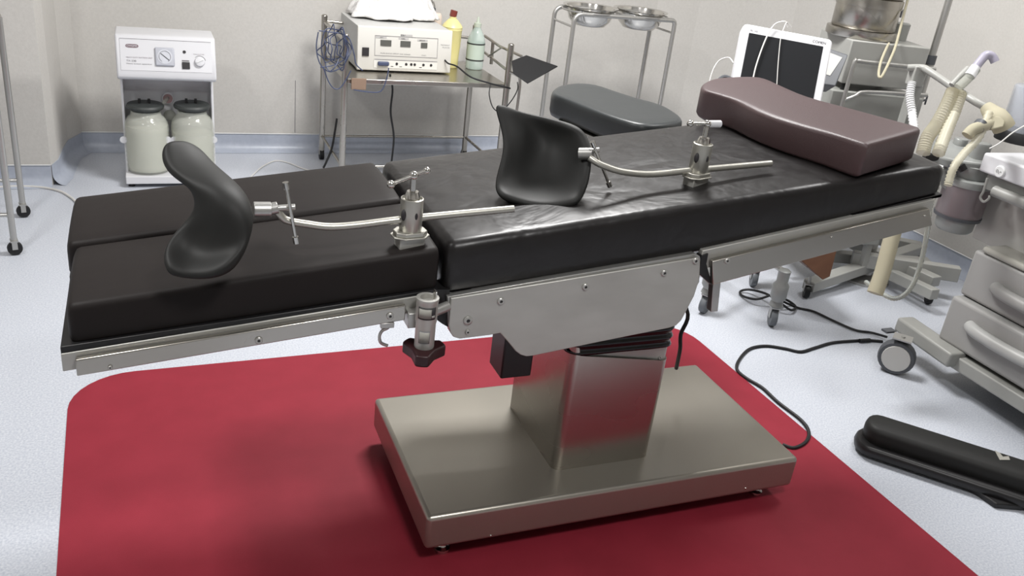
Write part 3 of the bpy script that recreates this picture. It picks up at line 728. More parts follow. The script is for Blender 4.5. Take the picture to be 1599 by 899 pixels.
# holding ears
for px in (193, 262, 272, 334):
    c = AT(px, 218, 1, 4.57 if px in (262, 272) else 4.58)
    e = MB(); e.lathe([(0.017, 0), (0.017, 0.004)], c, (0, -1, 0), 16); obj('jar_clip', e, 'white', sm)
def jar(px, lab, fl):
    top = AT(px, 168, 1, 4.62); R = 0.106; x = X0+0.115 if px < 260 else X1-0.115; y = 4.612; z1 = top.z
    t = thing('collection_jar', lab, 'jar', (x, y, 0.06), 'jars in the suction machine')
    b = 0.062; hs = (z1-b)/0.32
    SH = lambda P: [(r, z*hs) for r, z in P]
    pr = [(R*0.9, 0), (R*0.99, 0.012), (R, 0.03)]
    for k in range(9): pr += [(R, 0.03+0.022*k+0.008), (R-0.0018, 0.03+0.022*k+0.016)]
    pr += [(R*0.95, 0.25), (R*0.82, 0.275), (R*0.68, 0.288), (R*0.66, 0.31)]
    n_ = len(pr); pr2 = pr+[(r-0.0035, z) for r, z in reversed(pr[1:])]+[(0.001, 0.008)]
    obj('glass', MB().lathe(SH([(0.001, 0)]+pr2), (x, y, b), n=36, cap=False), 'glass', t, ang=60)
    obj('contents', MB().lathe(SH([(R*0.85, 0.01), (R-0.008, 0.03), (R-0.008, fl), (R*0.6, fl+0.002)]), (x, y, b), n=30), 'fluid', t)
    l = obj('lid', MB().lathe(SH([(R*0.60, 0.300), (R*0.64, 0.318), (R*0.80, 0.322), (R*0.83, 0.332), (R*0.78, 0.342), (0.01, 0.349)]), (x, y, b), n=32), 'lid', t)
    for dx in (-0.026, 0.018):
        obj('port', MB().cyl((x+dx, y-0.01, b+0.34*hs), (x+dx, y-0.01, b+0.37*hs), 0.0065), 'black', l)
jar(225, 'left suction jar, cloudy yellowish with a dark grey-green lid', 0.235)
jar(304, 'right suction jar, clearer ribbed glass behind the stirrup pad tip', 0.20)

# ================================================================== instrument stand, far left
def caster(t, c, r, wid=0.022, face=(0, -1, 0), stem=0.05, m='rubber', hub=None, sides=(-1, 1)):
    """c = wheel centre"""
    c = Vector(c); f = Vector(face).normalized(); a = c-f*wid/2
    w_ = obj('caster_wheel', MB().lathe([(r*0.55, 0), (r*0.93, 0), (r, wid*0.25), (r, wid*0.75), (r*0.93, wid), (r*0.55, wid)], a, f, 24), m, t)
    if hub: obj('hub', MB().lathe([(r*0.74, -0.002), (r*0.76, 0.001), (r*0.76, wid+0.001), (r*0.74, wid+0.003)], a, f, 24), hub, w_)
    mb = MB(); s = f.cross(Vector((0, 0, 1)))
    for k in sides:
        mb.box(c+f*k*(wid/2+0.003)+Vector((0, 0, r*0.55)), (r*0.7, 0.003, r*1.2), Matrix((s, f, Vector((0, 0, 1)))).transposed())
    mb.box(c+Vector((0, 0, r*1.18)), (r*1.0, wid+0.012, 0.006), Matrix((s, f, Vector((0, 0, 1)))).transposed())
    mb.cyl(c+Vector((0, 0, r*1.15)), c+Vector((0, 0, r*1.15+stem)), 0.008, n=10)
    obj('caster_fork', mb, 'dullsteel', t)
ist = thing('instrument_stand', 'tall steel-legged instrument trolley cut off by the left frame edge', 'instrument stand', (-0.9, 3.95, 0))
yy1 = AT(26, 400, 2, 0).y; xx1 = AT(26, 400, 2, 0).x
q1 = Vector((xx1-0.005, yy1+0.02, 0)); q2 = AT(37, 341, 2, 0); q2.y += 0.02
obj('leg', MB().cyl((q1.x, q1.y, 0.05), (q1.x, q1.y, 0.86), 0.0125), 'dullsteel', ist)
obj('leg', MB().cyl((q2.x, q2.y, 0.05), (q2.x, q2.y, 0.86), 0.0125), 'dullsteel', ist)
for q in (q1, q2): 
    obj('leg', MB().cyl((q.x-0.6, q.y, 0.05), (q.x-0.6, q.y, 0.86), 0.0125), 'dullsteel', ist)
for q in (q1, q2, q1-Vector((0.6, 0, 0)), q2-Vector((0.6, 0, 0))): caster(ist, (q.x, q.y, 0.028), 0.028, 0.026, (0.2, -1, 0), 0.01)
mb = MB()
for z in (0.17, 0.855):
    mb.cyl((q1.x, q1.y, z), (q1.x-0.6, q1.y, z), 0.008); mb.cyl((q2.x, q2.y, z), (q2.x-0.6, q2.y, z), 0.008)
obj('cross_rail', mb, 'dullsteel', ist)
obj('tray', MB().bb((q1.x-0.6, q1.y, 0.862), (q1.x, q2.y, 0.872)), 'steel', ist)

# ================================================================== equipment trolley
tr = thing('equipment_trolley', 'open steel tube trolley with one worn steel shelf against the back wall', 'trolley', (1.37, 4.7, 0))
TX0, TX1, TY0, TY1 = 0.93, 1.815, 4.40, 4.98
for x in (TX0, TX1):
    for y in (TY0, TY1):
        mb = MB(); z1 = 0.818 if x == TX0 else 0.812
        mb.cyl((x, y, 0.03), (x, y, z1), 0.0165, n=16); mb.sph((x, y, z1), 0.0165, 12, (1, 1, 0.5)); obj('post', mb, 'steel', tr)
        obj('caster_wheel', MB().cyl((x-0.012, y, 0.03), (x+0.012, y, 0.03), 0.03, n=18), 'rubber', tr)
obj('shelf', MB().bb((TX0+0.01, TY0-0.005, 0.578), (TX1-0.005, TY1, 0.603)), 'steel', tr, bevel=0.003)
for a_, b_ in (((TX0, TY0), (TX1, TY0)), ((TX0, TY1), (TX1, TY1)), ((TX0, TY0), (TX0, TY1)), ((TX1, TY0), (TX1, TY1))):
    obj('lower_rail', MB().cyl((*a_, 0.14), (*b_, 0.14), 0.008), 'steel', tr)
mb = MB()
mb.cyl((TX0, TY0, 0.785), (TX0, TY1, 0.785), 0.009); mb.cyl((TX0, TY1, 0.79), (TX1, TY1, 0.74), 0.008)
obj('guard_rail', mb, 'steel', tr)
# folded side bracket at the right end
mb = MB(); yR = 4.6
A = [AT(757, 60, 1, 4.75), AT(788, 77, 1, 4.6), AT(770, 92, 1, 4.55), AT(760, 80, 1, 4.7)]
mb.tube([AT(757, 56, 1, 4.9), AT(780, 72, 1, 4.7), AT(815, 88, 1, 4.55)], 0.008, 8, 0); mb.tube([AT(757, 82, 1, 4.9), AT(790, 108, 1, 4.55)], 0.008, 8, 0)
mb.tube([AT(770, 64, 1, 4.8), AT(767, 100, 1, 4.8)], 0.01, 8, 0); mb.tube([AT(784, 74, 1, 4.66), AT(762, 88, 1, 4.8)], 0.005, 8, 0)
obj('folding_bracket', mb, 'steel', tr)
mb = MB().tube([AT(795, 112, 1, 4.39), AT(806, 117, 1, 4.39), AT(812, 126, 1, 4.39), AT(808, 165, 1, 4.39), AT(803, 195, 1, 4.39)], 0.0075, 10); obj('push_handle', mb, 'steel', tr)
# electrosurgical unit
eu = thing('electrosurgical_unit', 'cream boxy electrosurgical unit with three grey displays on the trolley shelf', 'medical unit', (1.29, 4.8, 0.603))
UX0, UX1, UY0, UY1, UZ0, UZ1 = 1.035, 1.545, 4.585, 5.05, 0.612, 0.832
mb = MB(); mb.bb((UX0, UY0+0.015, UZ0), (UX1, UY1, UZ1)); obj('case', mb, mat('grey_case_metal', srgb(186, 186, 184), 0.4), eu, bevel=0.003)
mb = MB(); mb.prism([(UX0-0.003, UY0, UZ0+0.006), (UX0-0.003, UY0+0.012, UZ1+0.002), (UX0-0.003, UY0+0.03, UZ1+0.003), (UX0-0.003, UY0+0.03, UZ0-0.002), (UX0-0.003, UY0+0.004, UZ0-0.002)], (UX1-UX0+0.006, 0, 0))
obj('front_bezel', mb, 'offwhite', eu, bevel=0.004, seg=3)
for x in (UX0+0.05, UX1-0.05):
    for y in (UY0+0.05, UY1-0.05): obj('foot', MB().cyl((x, y, 0.603), (x, y, 0.613), 0.012), 'rubber', eu)
ef = Fr(Vector((UX0, UY0, UZ0)), (1, 0, 0), Vector((0, 0.012, UZ1-UZ0)))
UW = UX1-UX0
def ebox(name, a, b, m, par=eu, z0=0.0005, z1=0.0015, bevel=0):
    mb = MB(); ef.box(mb, (a[0], a[1], z0), (b[0], b[1], z1)); return obj(name, mb, m, par, bevel=bevel)
# outlined control area
pl = MB()
for a, b_ in (((0.088, 0.076), (0.433, 0.0775)), ((0.088, 0.178), (0.433, 0.1795)), ((0.088, 0.076), (0.0895, 0.1795)), ((0.4315, 0.076), (0.433, 0.1795))):
    ef.box(pl, (a[0], a[1], 0.001), (b_[0], b_[1], 0.002))
obj('panel_outline', pl, 'greyink', eu)
ebox('power_switch', (0.022, 0.072), (0.057, 0.115), 'ink', z1=0.006)
for x0, x1, z0, z1 in ((0.118, 0.176, 0.128, 0.158), (0.226, 0.281, 0.128, 0.158), (0.339, 0.374, 0.127, 0.154)):
    ebox('display', (x0, z0), (x1, z1), 'lcd', z1=0.004)
lb = mat('print_grey', srgb(176, 174, 172), 0.6)
for x0, x1, z in ((0.092, 0.15, 0.166), (0.215, 0.27, 0.165), (0.318, 0.375, 0.161)):
    ebox('print_strip', (x0, z), (x1, z+0.009), lb, z0=0.0008, z1=0.0016)
ebox('title_strip', (0.225, 0.183), (0.29, 0.192), lb)
for s, x, z, w_ in (('CUT', 0.115, 0.1675, 0.016), ('COAG', 0.228, 0.1665, 0.022), ('BIPOLAR', 0.33, 0.1625, 0.03), ('ESU', 0.227, 0.1845, 0.022)):
    text('lettering', s, ef(x, z, 0.0018), ef.x, ef.y, 0.006, 'ink', eu, width=w_)
for s, x, z, w_ in (('PURE BLEND SPRAY', 0.12, 0.088, 0.10), ('FINE  FORCED', 0.225, 0.087, 0.058), ('MONO', 0.345, 0.086, 0.025), ('PATIENT', 0.45, 0.145, 0.05), ('PLATE', 0.46, 0.132, 0.04)):
    text('lettering', s, ef(x, z, 0.0014), ef.x, ef.y, 0.005, 'greyink', eu, width=w_)
ebox('socket_panel', (0.085, 0.014), (0.435, 0.056), 'offwhite', z0=0.0004, z1=0.003)
mb = MB(); ef.box(mb, (0.088, 0.0555, 0.001), (0.435, 0.0575, 0.004)); obj('socket_panel_edge', mb, 'greyink', eu)
mb = MB(); mb.box(ef(0.135, 0.037, 0.012), (0.06, 0.022, 0.02), ef.R); obj('blue_plug', mb, 'blue', eu, bevel=0.006, seg=3)
for x in (0.21, 0.262, 0.290, 0.309, 0.358, 0.401):
    obj('socket', MB().lathe([(0.007, 0.002), (0.0068, 0.0055)], ef(x, 0.038, 0), ef.z, 14), 'ink', eu)
for x in (0.178, 0.225, 0.335): ebox('socket_label', (x, 0.022), (x+0.014, 0.025), 'ink', z1=0.0036)
# cloth heap on the unit
random.seed(3)
mb = MB(); ctr = Vector((1.285, 4.93, UZ1)); rows = []
nr, na = 34, 120
for i in range(nr+1):
    t = i/nr; row = []
    for k in range(na+1):
        a = 2*pi*k/na
        R = 0.245*(1+0.14*sin(3*a+1)+0.09*sin(5*a+2.5)+0.06*sin(9*a)); rx = R*t; ry_ = R*0.52*t
        q3 = Vector((t*cos(a)*2.6, t*sin(a)*2.6, 1.7)); ridge = 1-2.4*abs(mnoise.noise(q3)); fine = 1-2.2*abs(mnoise.noise(q3*2.7))
        hgt = 0.13*(1-t**2.2)+(0.06*ridge+0.03*fine)*min(1, 3*(1-t)+0.1)
        yk = ctr.y+ry_*sin(a); 
        row.append(Vector((ctr.x+rx*cos(a), min(yk, 5.13), UZ1+0.006+max(0.0, hgt))))
    rows.append(row)
mb.grid(rows); tag(obj('cloth', mb, 'cloth', ang=180, solid=0.004, off=1), 'crumpled white cloth heaped on top of the cream unit', 'cloth')
tube = [AT(px, py, 2, UZ1+0.006) for px, py in [(575, 28), (590, 34), (615, 37), (640, 36)]]
# bottles
t = thing('disinfectant_bottle', 'yellow plastic bottle with tilted red-brown cap beside the cream unit', 'bottle', (1.63, 4.62, 0.603))
q = AT(708, 108, 2, 0.605); q.x += 0.0; bx, by = 1.612, 4.80
obj('body', MB().lathe([(0.043, 0), (0.048, 0.006), (0.049, 0.06), (0.053, 0.12), (0.056, 0.205), (0.0585, 0.21), (0.056, 0.218), (0.0585, 0.224), (0.052, 0.236), (0.028, 0.262), (0.02, 0.268), (0.019, 0.28)], (bx, by, 0.603), n=28), 'yellow', t)
obj('cap', MB().lathe([(0.02, 0), (0.02, 0.032), (0.018, 0.034)], (bx-0.002, by, 0.882), (0.18, 0, 1), 16), 'redcap', t)
t = thing('water_bottle', 'clear ribbed plastic bottle with green-tinted label on the trolley', 'bottle', (1.73, 4.62, 0.603))
bx, by = 1.755, 4.78
obj('body', MB().lathe([(0.046, 0), (0.051, 0.004), (0.051, 0.07), (0.049, 0.075), (0.051, 0.08), (0.051, 0.16), (0.046, 0.178), (0.031, 0.21), (0.02, 0.228), (0.02, 0.238)], (bx, by, 0.603), n=28), 'bottleglass', t)
obj('label_band', MB().lathe([(0.0518, 0.055), (0.0518, 0.145)], (bx, by, 0.603), n=28, cap=False), mat('green_white_label', srgb(178, 190, 178), 0.5), t)
for z in (0.05, 0.14): obj('label_edge', MB().lathe([(0.0524, z), (0.0524, z+0.008)], (bx, by, 0.603), n=28, cap=False), 'lid', t)
obj('cap', MB().lathe([(0.021, 0.234), (0.021, 0.255), (0.012, 0.257), (0.008, 0.275), (0.004, 0.29)], (bx, by, 0.603), n=18), mat('clear_cap', srgb(176, 184, 170), 0.4), t)
tag(obj('plastic_pot', MB().lathe([(0.03, 0), (0.032, 0.23), (0.03, 0.25), (0.024, 0.262)], (1.585, 5.02, 0.603), n=20), 'peach'), 'pale peach plastic container half hidden behind the yellow bottle', 'container')
t = thing('clip_holder', 'dark metal holder of upright instruments behind the cream unit', 'holder', (1.52, 4.9, 0.603))
c = AT(672, 16, 1, 5.08)
obj('holder_cup', MB().box(c, (0.055, 0.04, 0.035)), 'darkgrey', t, bevel=0.003)
obj('stem', MB().cyl((c.x-0.01, c.y, c.z-0.01), (c.x-0.01, c.y, 0.60), 0.012), 'darkgrey', t)
for dx, dz in ((-0.022, 0.075), (-0.006, 0.085), (0.008, 0.06), (0.022, 0.05)):
    obj('instrument', MB().tube([c+Vector((dx, 0, 0)), c+Vector((dx*1.1, 0, dz*0.5)), c+Vector((dx*0.6, 0, dz))], 0.004, 6), 'dullsteel', t)
# blue cable bundle hanging off the left side
random.seed(11)
bc = thing('cable_bundle', 'tangle of blue cables coiled over the left trolley posts', 'cable', (0.93, 4.4, 0.6))
for j in range(6):
    cx, cy = 526+random.uniform(-14, 20), 72+random.uniform(-12, 14); R1, R2 = 6+random.uniform(0, 16), 14+random.uniform(0, 24)
    ph = random.uniform(0, 6); dd = random.uniform(-0.03, 0.05)
    pts = [AT(cx+R1*cos(2*pi*k/10)*(1+0.25*sin(3*k+ph)), cy+R2*sin(2*pi*k/10)*(1+0.2*cos(2*k+ph)), 1, 4.37+dd*0.5+0.02*sin(k*1.7+ph)) for k in range(10)]
    obj('cable_loop', MB().tube(pts, 0.0028, 6, 4, closed=True), 'blue', bc)
for pts in ([(505, 105), (512, 125), (520, 137), (530, 138), (540, 125), (548, 110)], [(498, 48), (515, 50), (530, 52), (545, 60), (553, 85), (556, 100), (566, 110)], [(497, 50), (494, 75), (500, 100), (515, 112), (535, 105)], [(500, 105), (520, 102), (540, 92)],
            [(607, 106), (604, 122), (598, 138), (590, 144), (570, 143), (552, 140)]):
    obj('cable_strand', MB().tube([AT(px, py, 1, 4.37) for px, py in pts], 0.003, 6), 'blue', bc)
# black cables
def cable(name, pts, r, m, label, cat='cable', **k):
    o = obj(name, MB().tube(pts, r, 8, **k), m); return tag(o, label, cat)
cable('power_cable', [AT(609, 116, 1, 4.50), AT(613, 140, 1, 4.52), AT(610, 175, 1, 4.52), AT(615, 215, 1, 4.52), AT(611, 260, 1, 4.52), AT(612, 300, 1, 4.55)], 0.0055, 'rubber', 'black cable hanging straight down below the middle of the trolley shelf')
cable('patient_cable', [ef(0.478, 0.068, 0.0)+Vector((0, -0.002, 0)), ef(0.49, 0.055, 0.03), AT(714, 104, 1, 4.5), AT(735, 120, 1, 4.38), AT(765, 130, 1, 4.36), AT(797, 138, 1, 4.36)], 0.0045, 'rubber', 'black cable plugged into the right end of the cream unit')
cable('looped_cable', [AT(766, 132, 1, 4.36), AT(764, 148, 1, 4.34), AT(770, 168, 1, 4.34), AT(782, 174, 1, 4.34), AT(798, 158, 1, 4.34), AT(808, 140, 1, 4.34), AT(808, 128, 1, 4.36)], 0.003, 'rubber', 'thin black cable looping below the right end of the trolley shelf')
cable('mains_lead', [AT(526, 185, 1, 4.70), AT(523, 205, 1, 4.68), AT(518, 232, 1, 4.66), AT(509, 254, 1, 4.64), AT(505, 262, 1, 4.64)], 0.006, 'rubber', 'black lead hanging between the two left trolley posts')
cb = AT(560, 131, 1, 4.38)
tag(obj('cardboard_tag', MB().box(cb, (0.075, 0.012, 0.055)), 'cardboard', bevel=0.001), 'small brown cardboard piece hanging under the left of the trolley shelf', 'cardboard')
# black flat return plate on the right of the trolley
P = [AT(798, 90, 1, 4.42), AT(820, 86, 1, 4.40), AT(871, 103, 1, 4.20), AT(823, 129, 1, 4.16), AT(800, 113, 1, 4.34)]
P = [AT(802, 91, 2, 0.68), AT(822, 86, 2, 0.69), AT(871, 103, 2, 0.66), AT(824, 129.5, 2, 0.62), AT(802, 114, 2, 0.63)]
P = [AT(799, 95, 1, 4.33), AT(822, 86, 1, 4.36), AT(871, 103, 1, 4.24), AT(824, 129.5, 1, 4.14), AT(801, 113, 1, 4.2)]
nn = (P[1]-P[0]).cross(P[3]-P[0]).normalized()
tag(obj('patient_plate', MB().prism(P, nn*0.006), 'rubber', bevel=0.001), 'flat black rubber patient plate hooked on the right end of the trolley', 'rubber plate')

# ================================================================== basin stand
bs = thing('basin_stand', 'dull steel double basin stand with bent tube legs near the corner', 'basin stand', (2.46, 4.53, 0))
BX0, BX1, BY0, BY1, BZ = 2.165, 2.80, 4.40, 4.66, 0.998
for y in (BY0, BY1):
    mb = MB(); r = 0.045; pts = [Vector((BX0, y, 0.03))]
    z = BZ-0.005
    pts.append(Vector((BX0, y, z-r)))
    for k in range(1, 6): a = radians(180-90*k/5); pts.append(Vector((BX0+r+r*cos(a), y, z-r+r*sin(a))))
    for k in range(0, 6): a = radians(90-90*k/5); pts.append(Vector((BX1-r*0.5+r*0.5*cos(a), y, z-r*0.5+r*0.5*sin(a))))
    pts.append(Vector((BX1, y, 0.03)))
    mb.tube(pts, 0.0125, 12, 0); obj('leg_frame', mb, 'dullsteel', bs)
for x in (BX0, BX1):
    for z, r in ((BZ-0.075, 0.006), (0.3, 0.008)): obj('tie_bar', MB().cyl((x, BY0, z), (x, BY1, z), r), 'dullsteel', bs)
for x in (BX0, BX1):
    for y in (BY0, BY1): obj('foot', MB().cyl((x, y, 0), (x, y, 0.035), 0.014), 'rubber', bs)
for i, (px, py, lab) in enumerate(((930, 12, 'left shiny steel basin with foil-bright rim in the basin stand'), (1005, 22, 'right shiny steel basin in the basin stand'))):
    c = AT(px, py, 1, 4.53); x = 2.322 if i == 0 else 2.642; R = 0.157
    y = 4.53; z = BZ+0.012
    rg = obj('support_ring', MB().tube([Vector((x+(R+0.004)*cos(a), y+(R-0.012)*sin(a), BZ)) for a in [2*pi*k/24 for k in range(24)]], 0.005, 8, 0, closed=True), 'dullsteel', bs)
    o = obj('steel_basin', MB().lathe([(0.05, -0.095), (0.09, -0.088), (0.118, -0.06), (0.132, -0.02), (0.138, 0.006), (R, 0.010), (R, 0.014), (0.136, 0.011), (0.128, -0.02), (0.113, -0.058), (0.086, -0.082), (0.002, -0.088)], (x, y, z), n=36), 'chrome', ang=50)
    tag(o, lab, 'basin', 'basins in the basin stand')

# ================================================================== patient monitor on its trolley
mo = thing('patient_monitor', 'white-framed flat patient monitor, screen dark, behind the brown pillow', 'monitor', tuple(V(1215, 150, 3.35)))
MD = 3.35
o0 = V(1161, 36, MD); xr = V(1301, 62, MD-0.02)-o0; yd = V(1133, 152, MD-0.02)-o0
fm = Fr(o0, xr, -yd); mw = xr.length; mh = 0.30
F = [fm(x, y-mh, 0) for x, y in rrect(0, 0, mw, mh, 0.018, 5)]
obj('housing', MB().prism(F, -fm.z*0.06), 'white', mo, bevel=0.006, seg=3)
mb = MB(); fm.box(mb, (0.028, -mh+0.03, 0.0), (mw-0.032, -0.034, 0.0015)); obj('screen', mb, 'screen', mo)
text('lettering', 'MEC 1000', fm(0.03, -0.027, 0.0), fm.x, fm.y, 0.008, 'greyink', mo, width=0.03)
text('lettering', 'COMEN', fm(mw-0.075, -0.025, 0.0), fm.x, fm.y, 0.010, 'ink', mo, width=0.05)
mb = MB(); mb.tube([fm(0.0, -0.22, -0.02), fm(-0.03, -0.215, -0.02), fm(-0.05, -0.24, -0.02), fm(-0.055, -0.29, -0.03)], 0.008, 8); obj('side_handle', mb, 'darkgrey', mo)
mc = fm(mw/2, -mh, -0.05)
mb = MB(); mb.cyl(mc+Vector((0, 0, 0.1)), (mc.x, mc.y, 0.14), 0.022); 
def onmon(px, py, lift=0.012):
    d = ray(px, py); t = ((fm.o+fm.z*lift)-O).dot(fm.z)/d.dot(fm.z); return O+d*t
cable('monitor_lead', [onmon(1175, 128), onmon(1180, 105), onmon(1190, 75), onmon(1200, 52), onmon(1208, 40), onmon(1216, 35), onmon(1227, 34, 0.0), onmon(1230, 42, -0.03)], 0.0028, 'whitecable', 'thicker white lead draped over the left half of the monitor')
cable('thin_monitor_lead', [onmon(1213, 134), onmon(1215, 100), onmon(1219, 60), onmon(1224, 44), onmon(1229, 35, 0.0), onmon(1236, 42, -0.03)], 0.0016, 'whitecable', 'thin white lead hanging down the middle of the monitor screen')
cable('arched_lead', [V(1145, 98, 3.42), V(1138, 90, 3.44), V(1124, 94, 3.46), V(1114, 108, 3.46), V(1108, 128, 3.46), V(1106, 150, 3.46)], 0.0025, 'whitecable', 'thin white lead arching out left of the monitor')
# trolley below the monitor
mt = thing('monitor_trolley', 'small steel-legged monitor trolley with two grey casters seen under the table', 'trolley', (mc.x, mc.y, 0))
k1 = AT(1098, 493, 2, 0.0)+Vector((0.02, 0.03, 0)); k2 = AT(1207, 513, 2, 0.0)+Vector((0.01, 0.03, 0))
hubp = Vector((mc.x, mc.y, 0.14))
hc_ = (k1+k2)/2+Vector((0.42, 0.9, 0))*0.21
obj('column', MB().tube([Vector((mc.x, mc.y, mc.z+0.06)), Vector((mc.x, mc.y, 0.6)), Vector((hc_.x, hc_.y, 0.45)), Vector((hc_.x, hc_.y, 0.26))], 0.02, 12), 'dullsteel', mt)
grey = mat('grey_caster', srgb(96, 100, 104), 0.5)
aw = Vector((0.42, 0.9, 0))*0.42
hubp = (k1+k2)/2+aw*0.5
for q in (k1, k2, k1+aw, k2+aw):
    q = Vector((q.x, q.y, 0))
    obj('leg', MB().cyl((hubp.x, hubp.y, 0.27), (q.x, q.y, 0.25), 0.012), 'dullsteel', mt)
    caster(mt, (q.x, q.y, 0.04), 0.04, 0.026, (0.9, -0.45, 0) if q.x > 2.3 else (0.5, -0.85, 0), 0.06, m=grey)
    obj('leg_sleeve', MB().lathe([(0.022, 0.088), (0.03, 0.096), (0.024, 0.118), (0.034, 0.135), (0.034, 0.19), (0.024, 0.205), (0.026, 0.255), (0.016, 0.262)], (q.x, q.y, 0), n=18), 'castgrey', mt)
# ================================================================== ventilator trolley and box by the right wall
vt = thing('ventilator_trolley', 'grey enamel cabinet trolley with tube handles near the right wall', 'trolley', (3.35, 3.2, 0))
# cabinet built facing the table: frame origin top front left
D0 = 3.75
o0 = V(1322, 132, D0)
def cabx(px, py, d): return V(px, py, d)
zc1 = o0.z
wx = Vector((0.93, -0.28, 0)).normalized(); wy = Vector((0.28, 0.93, 0)).normalized()
vf = Fr(V(1300, 140, 3.8), wx, wy)      # x along the front, y away, z up
z0v = vf.o.z
Wc = 0.43
mb = MB(); vf.box(mb, (0.0, 0.0, -z0v+0.22), (Wc, 0.36, 0.0)); obj('cabinet', mb, 'cabgrey', vt, bevel=0.006)
mb = MB(); vf.box(mb, (0.36, -0.004, -z0v+0.24), (0.365, 0.0, -0.02)); obj('panel_groove', mb, 'darkgrey', vt)
mb = MB()
H1z = 0.135
mb.tube([vf(0.045, -0.03, -0.12), vf(0.05, -0.03, H1z-0.02), vf(0.06, -0.03, H1z), vf(0.12, -0.03, H1z), vf(0.42, -0.03, H1z)], 0.0095, 10, 4)
mb.tube([vf(0.05, -0.03, -0.035), vf(0.09, -0.04, -0.01), vf(0.14, -0.03, 0.01), vf(0.42, -0.03, 0.022)], 0.0085, 10, 4)
obj('handle_frame', mb, 'dullsteel', vt)
# base frame on floor
bq = [AT(1250, 452, 2, 0.10), AT(1370, 408, 2, 0.10), AT(1490, 416, 2, 0.10), AT(1395, 488, 2, 0.10)]
mb = MB()
def bar(a, b, w_, h, m_=mb):
    a = Vector(a); b = Vector(b); d = (b-a); L = d.length; x = d.normalized(); z = Vector((0, 0, 1)); y = z.cross(x).normalized(); z = x.cross(y)
    m_.box((a+b)/2, (L, w_, h), Matrix((x, y, z)).transposed())
fb = [Vector((3.02, 3.0, 0.10)), Vector((3.40, 2.72, 0.10)), Vector((3.72, 3.1, 0.10)), Vector((3.32, 3.42, 0.10))]
fb[0] = AT(1262, 446, 2, 0.06); fb[1] = AT(1462, 440, 2, 0.12)
for a, b_ in ((fb[0], fb[2]), (fb[1], fb[3]), (fb[2], fb[3]), (fb[0]+(fb[3]-fb[0])*0.5, fb[1]+(fb[2]-fb[1])*0.5)): bar(a, b_, 0.06, 0.05)
bar(AT(1330, 402, 2, 0.12), AT(1497, 428, 2, 0.14), 0.05, 0.07); bar(AT(1385, 425, 2, 0.08), AT(1460, 460, 2, 0.10), 0.05, 0.05)
bar(fb[0], AT(1345, 420, 2, 0.06), 0.05, 0.03)
obj('base_frame', mb, 'boxgrey', vt, bevel=0.004)
kc_ = AT(1455, 478, 2, 0.0)
for q in (Vector((kc_.x, kc_.y+0.03, 0)), fb[0], fb[2], fb[3]): caster(vt, (q.x, q.y, 0.032), 0.032, 0.024, (0.8, -0.5, 0), 0.035)
for sx in (0.03, Wc-0.03):
    for sy in (0.04, 0.32):
        a = vf(sx, sy, -z0v+0.23); obj('strut', MB().box((a.x, a.y, 0.17), (0.03, 0.03, 0.14)), 'boxgrey', vt)
# box on cabinet
vb = thing('ventilator_box', 'light grey metal ventilator box on top of the grey cabinet', 'medical unit', tuple(vf(0.2, 0.2, 0.02)))
mb = MB(); vf.box(mb, (0.035, 0.01, 0.03), (0.395, 0.34, 0.215)); obj('case', mb, 'boxgrey', vb, bevel=0.005)
mb = MB(); 
for sx in (0.06, 0.37):
    for sy in (0.03, 0.31): mb.cyl(vf(sx, sy, 0), vf(sx, sy, 0.032), 0.012)
obj('foot', mb, 'rubber', vb)
# control head with white panel left of the box
A = [V(1288, 73, 3.62), V(1325, 85, 3.55), V(1305, 135, 3.55), V(1268, 130, 3.62)]
nn = (A[1]-A[0]).cross(A[3]-A[0]).normalized()
if nn.dot(A[0]-O) < 0: nn = -nn
ch_ = obj('control_display', MB().prism(A, _fw*0.11), 'darkgrey', vb, bevel=0.006, seg=3, label='dark grey tilted control panel with a pale keypad')
def lerp4(u, v): return (A[0]*(1-u)+A[1]*u)*(1-v)+(A[3]*(1-u)+A[2]*u)*v
obj('panel', MB().prism([lerp4(u, v)-nn*0.0015 for u, v in ((0.1, 0.1), (0.82, 0.14), (0.62, 0.72), (0.12, 0.68))], nn*0.001), mat('pale_panel', srgb(160, 160, 156), 0.4), ch_)
# stacked steel drums
cy_ = vf(0.145, 0.17, 0.216)
dz_ = 0
def drum(z, r, h, lab, lat):
    t = thing('steel_drum', lab, 'drum', (cy_.x, cy_.y, z), 'stacked steel drums')
    obj('drum_body', MB().lathe([(r*0.97, 0), (r, 0.004), (r, h*0.72)], (cy_.x, cy_.y, z), n=40), 'steel', t, ang=50)
    obj('drum_lid', MB().lathe([(r*1.03, h*0.70), (r*1.035, h*0.74), (r*1.03, h*0.96), (r*0.98, h)], (cy_.x, cy_.y, z), n=40), 'steel', t, ang=50)
    dd = Vector((0.85, -0.52, 0)); s = Vector((cy_.x, cy_.y, z+h*0.6))+dd*r
    mb = MB(); mb.box(s, (0.014, 0.02, 0.035)); obj('latch', mb, 'darkgrey', t)
    return z+h
z = cy_.z
tray = obj('tray', MB().lathe([(0.15, 0), (0.153, 0.004), (0.153, 0.034), (0.148, 0.036)], (cy_.x, cy_.y, z), n=40), 'steel', ang=50); tag(tray, 'round steel tray under the stacked drums', 'tray')
z += 0.037
z = drum(z, 0.137, 0.135, 'lower of the two stacked shiny steel drums on the ventilator box', True)
z = drum(z+0.001, 0.139, 0.12, 'upper stacked steel drum, cut off by the top frame edge', False)
q = AT(1400, 60, 2, vf(0, 0, 0.216).z)
mb = MB(); c = V(1383, 62, 3.95); 
tag(obj('grey_pot', MB().lathe([(0.035, 0), (0.037, 0.07), (0.03, 0.075)], (vf(0.34, 0.2, 0).x, vf(0.34, 0.2, 0).y, vf(0, 0, 0.2155).z), n=20), 'cabgrey'), 'small grey pot beside the drums on the ventilator box', 'pot')
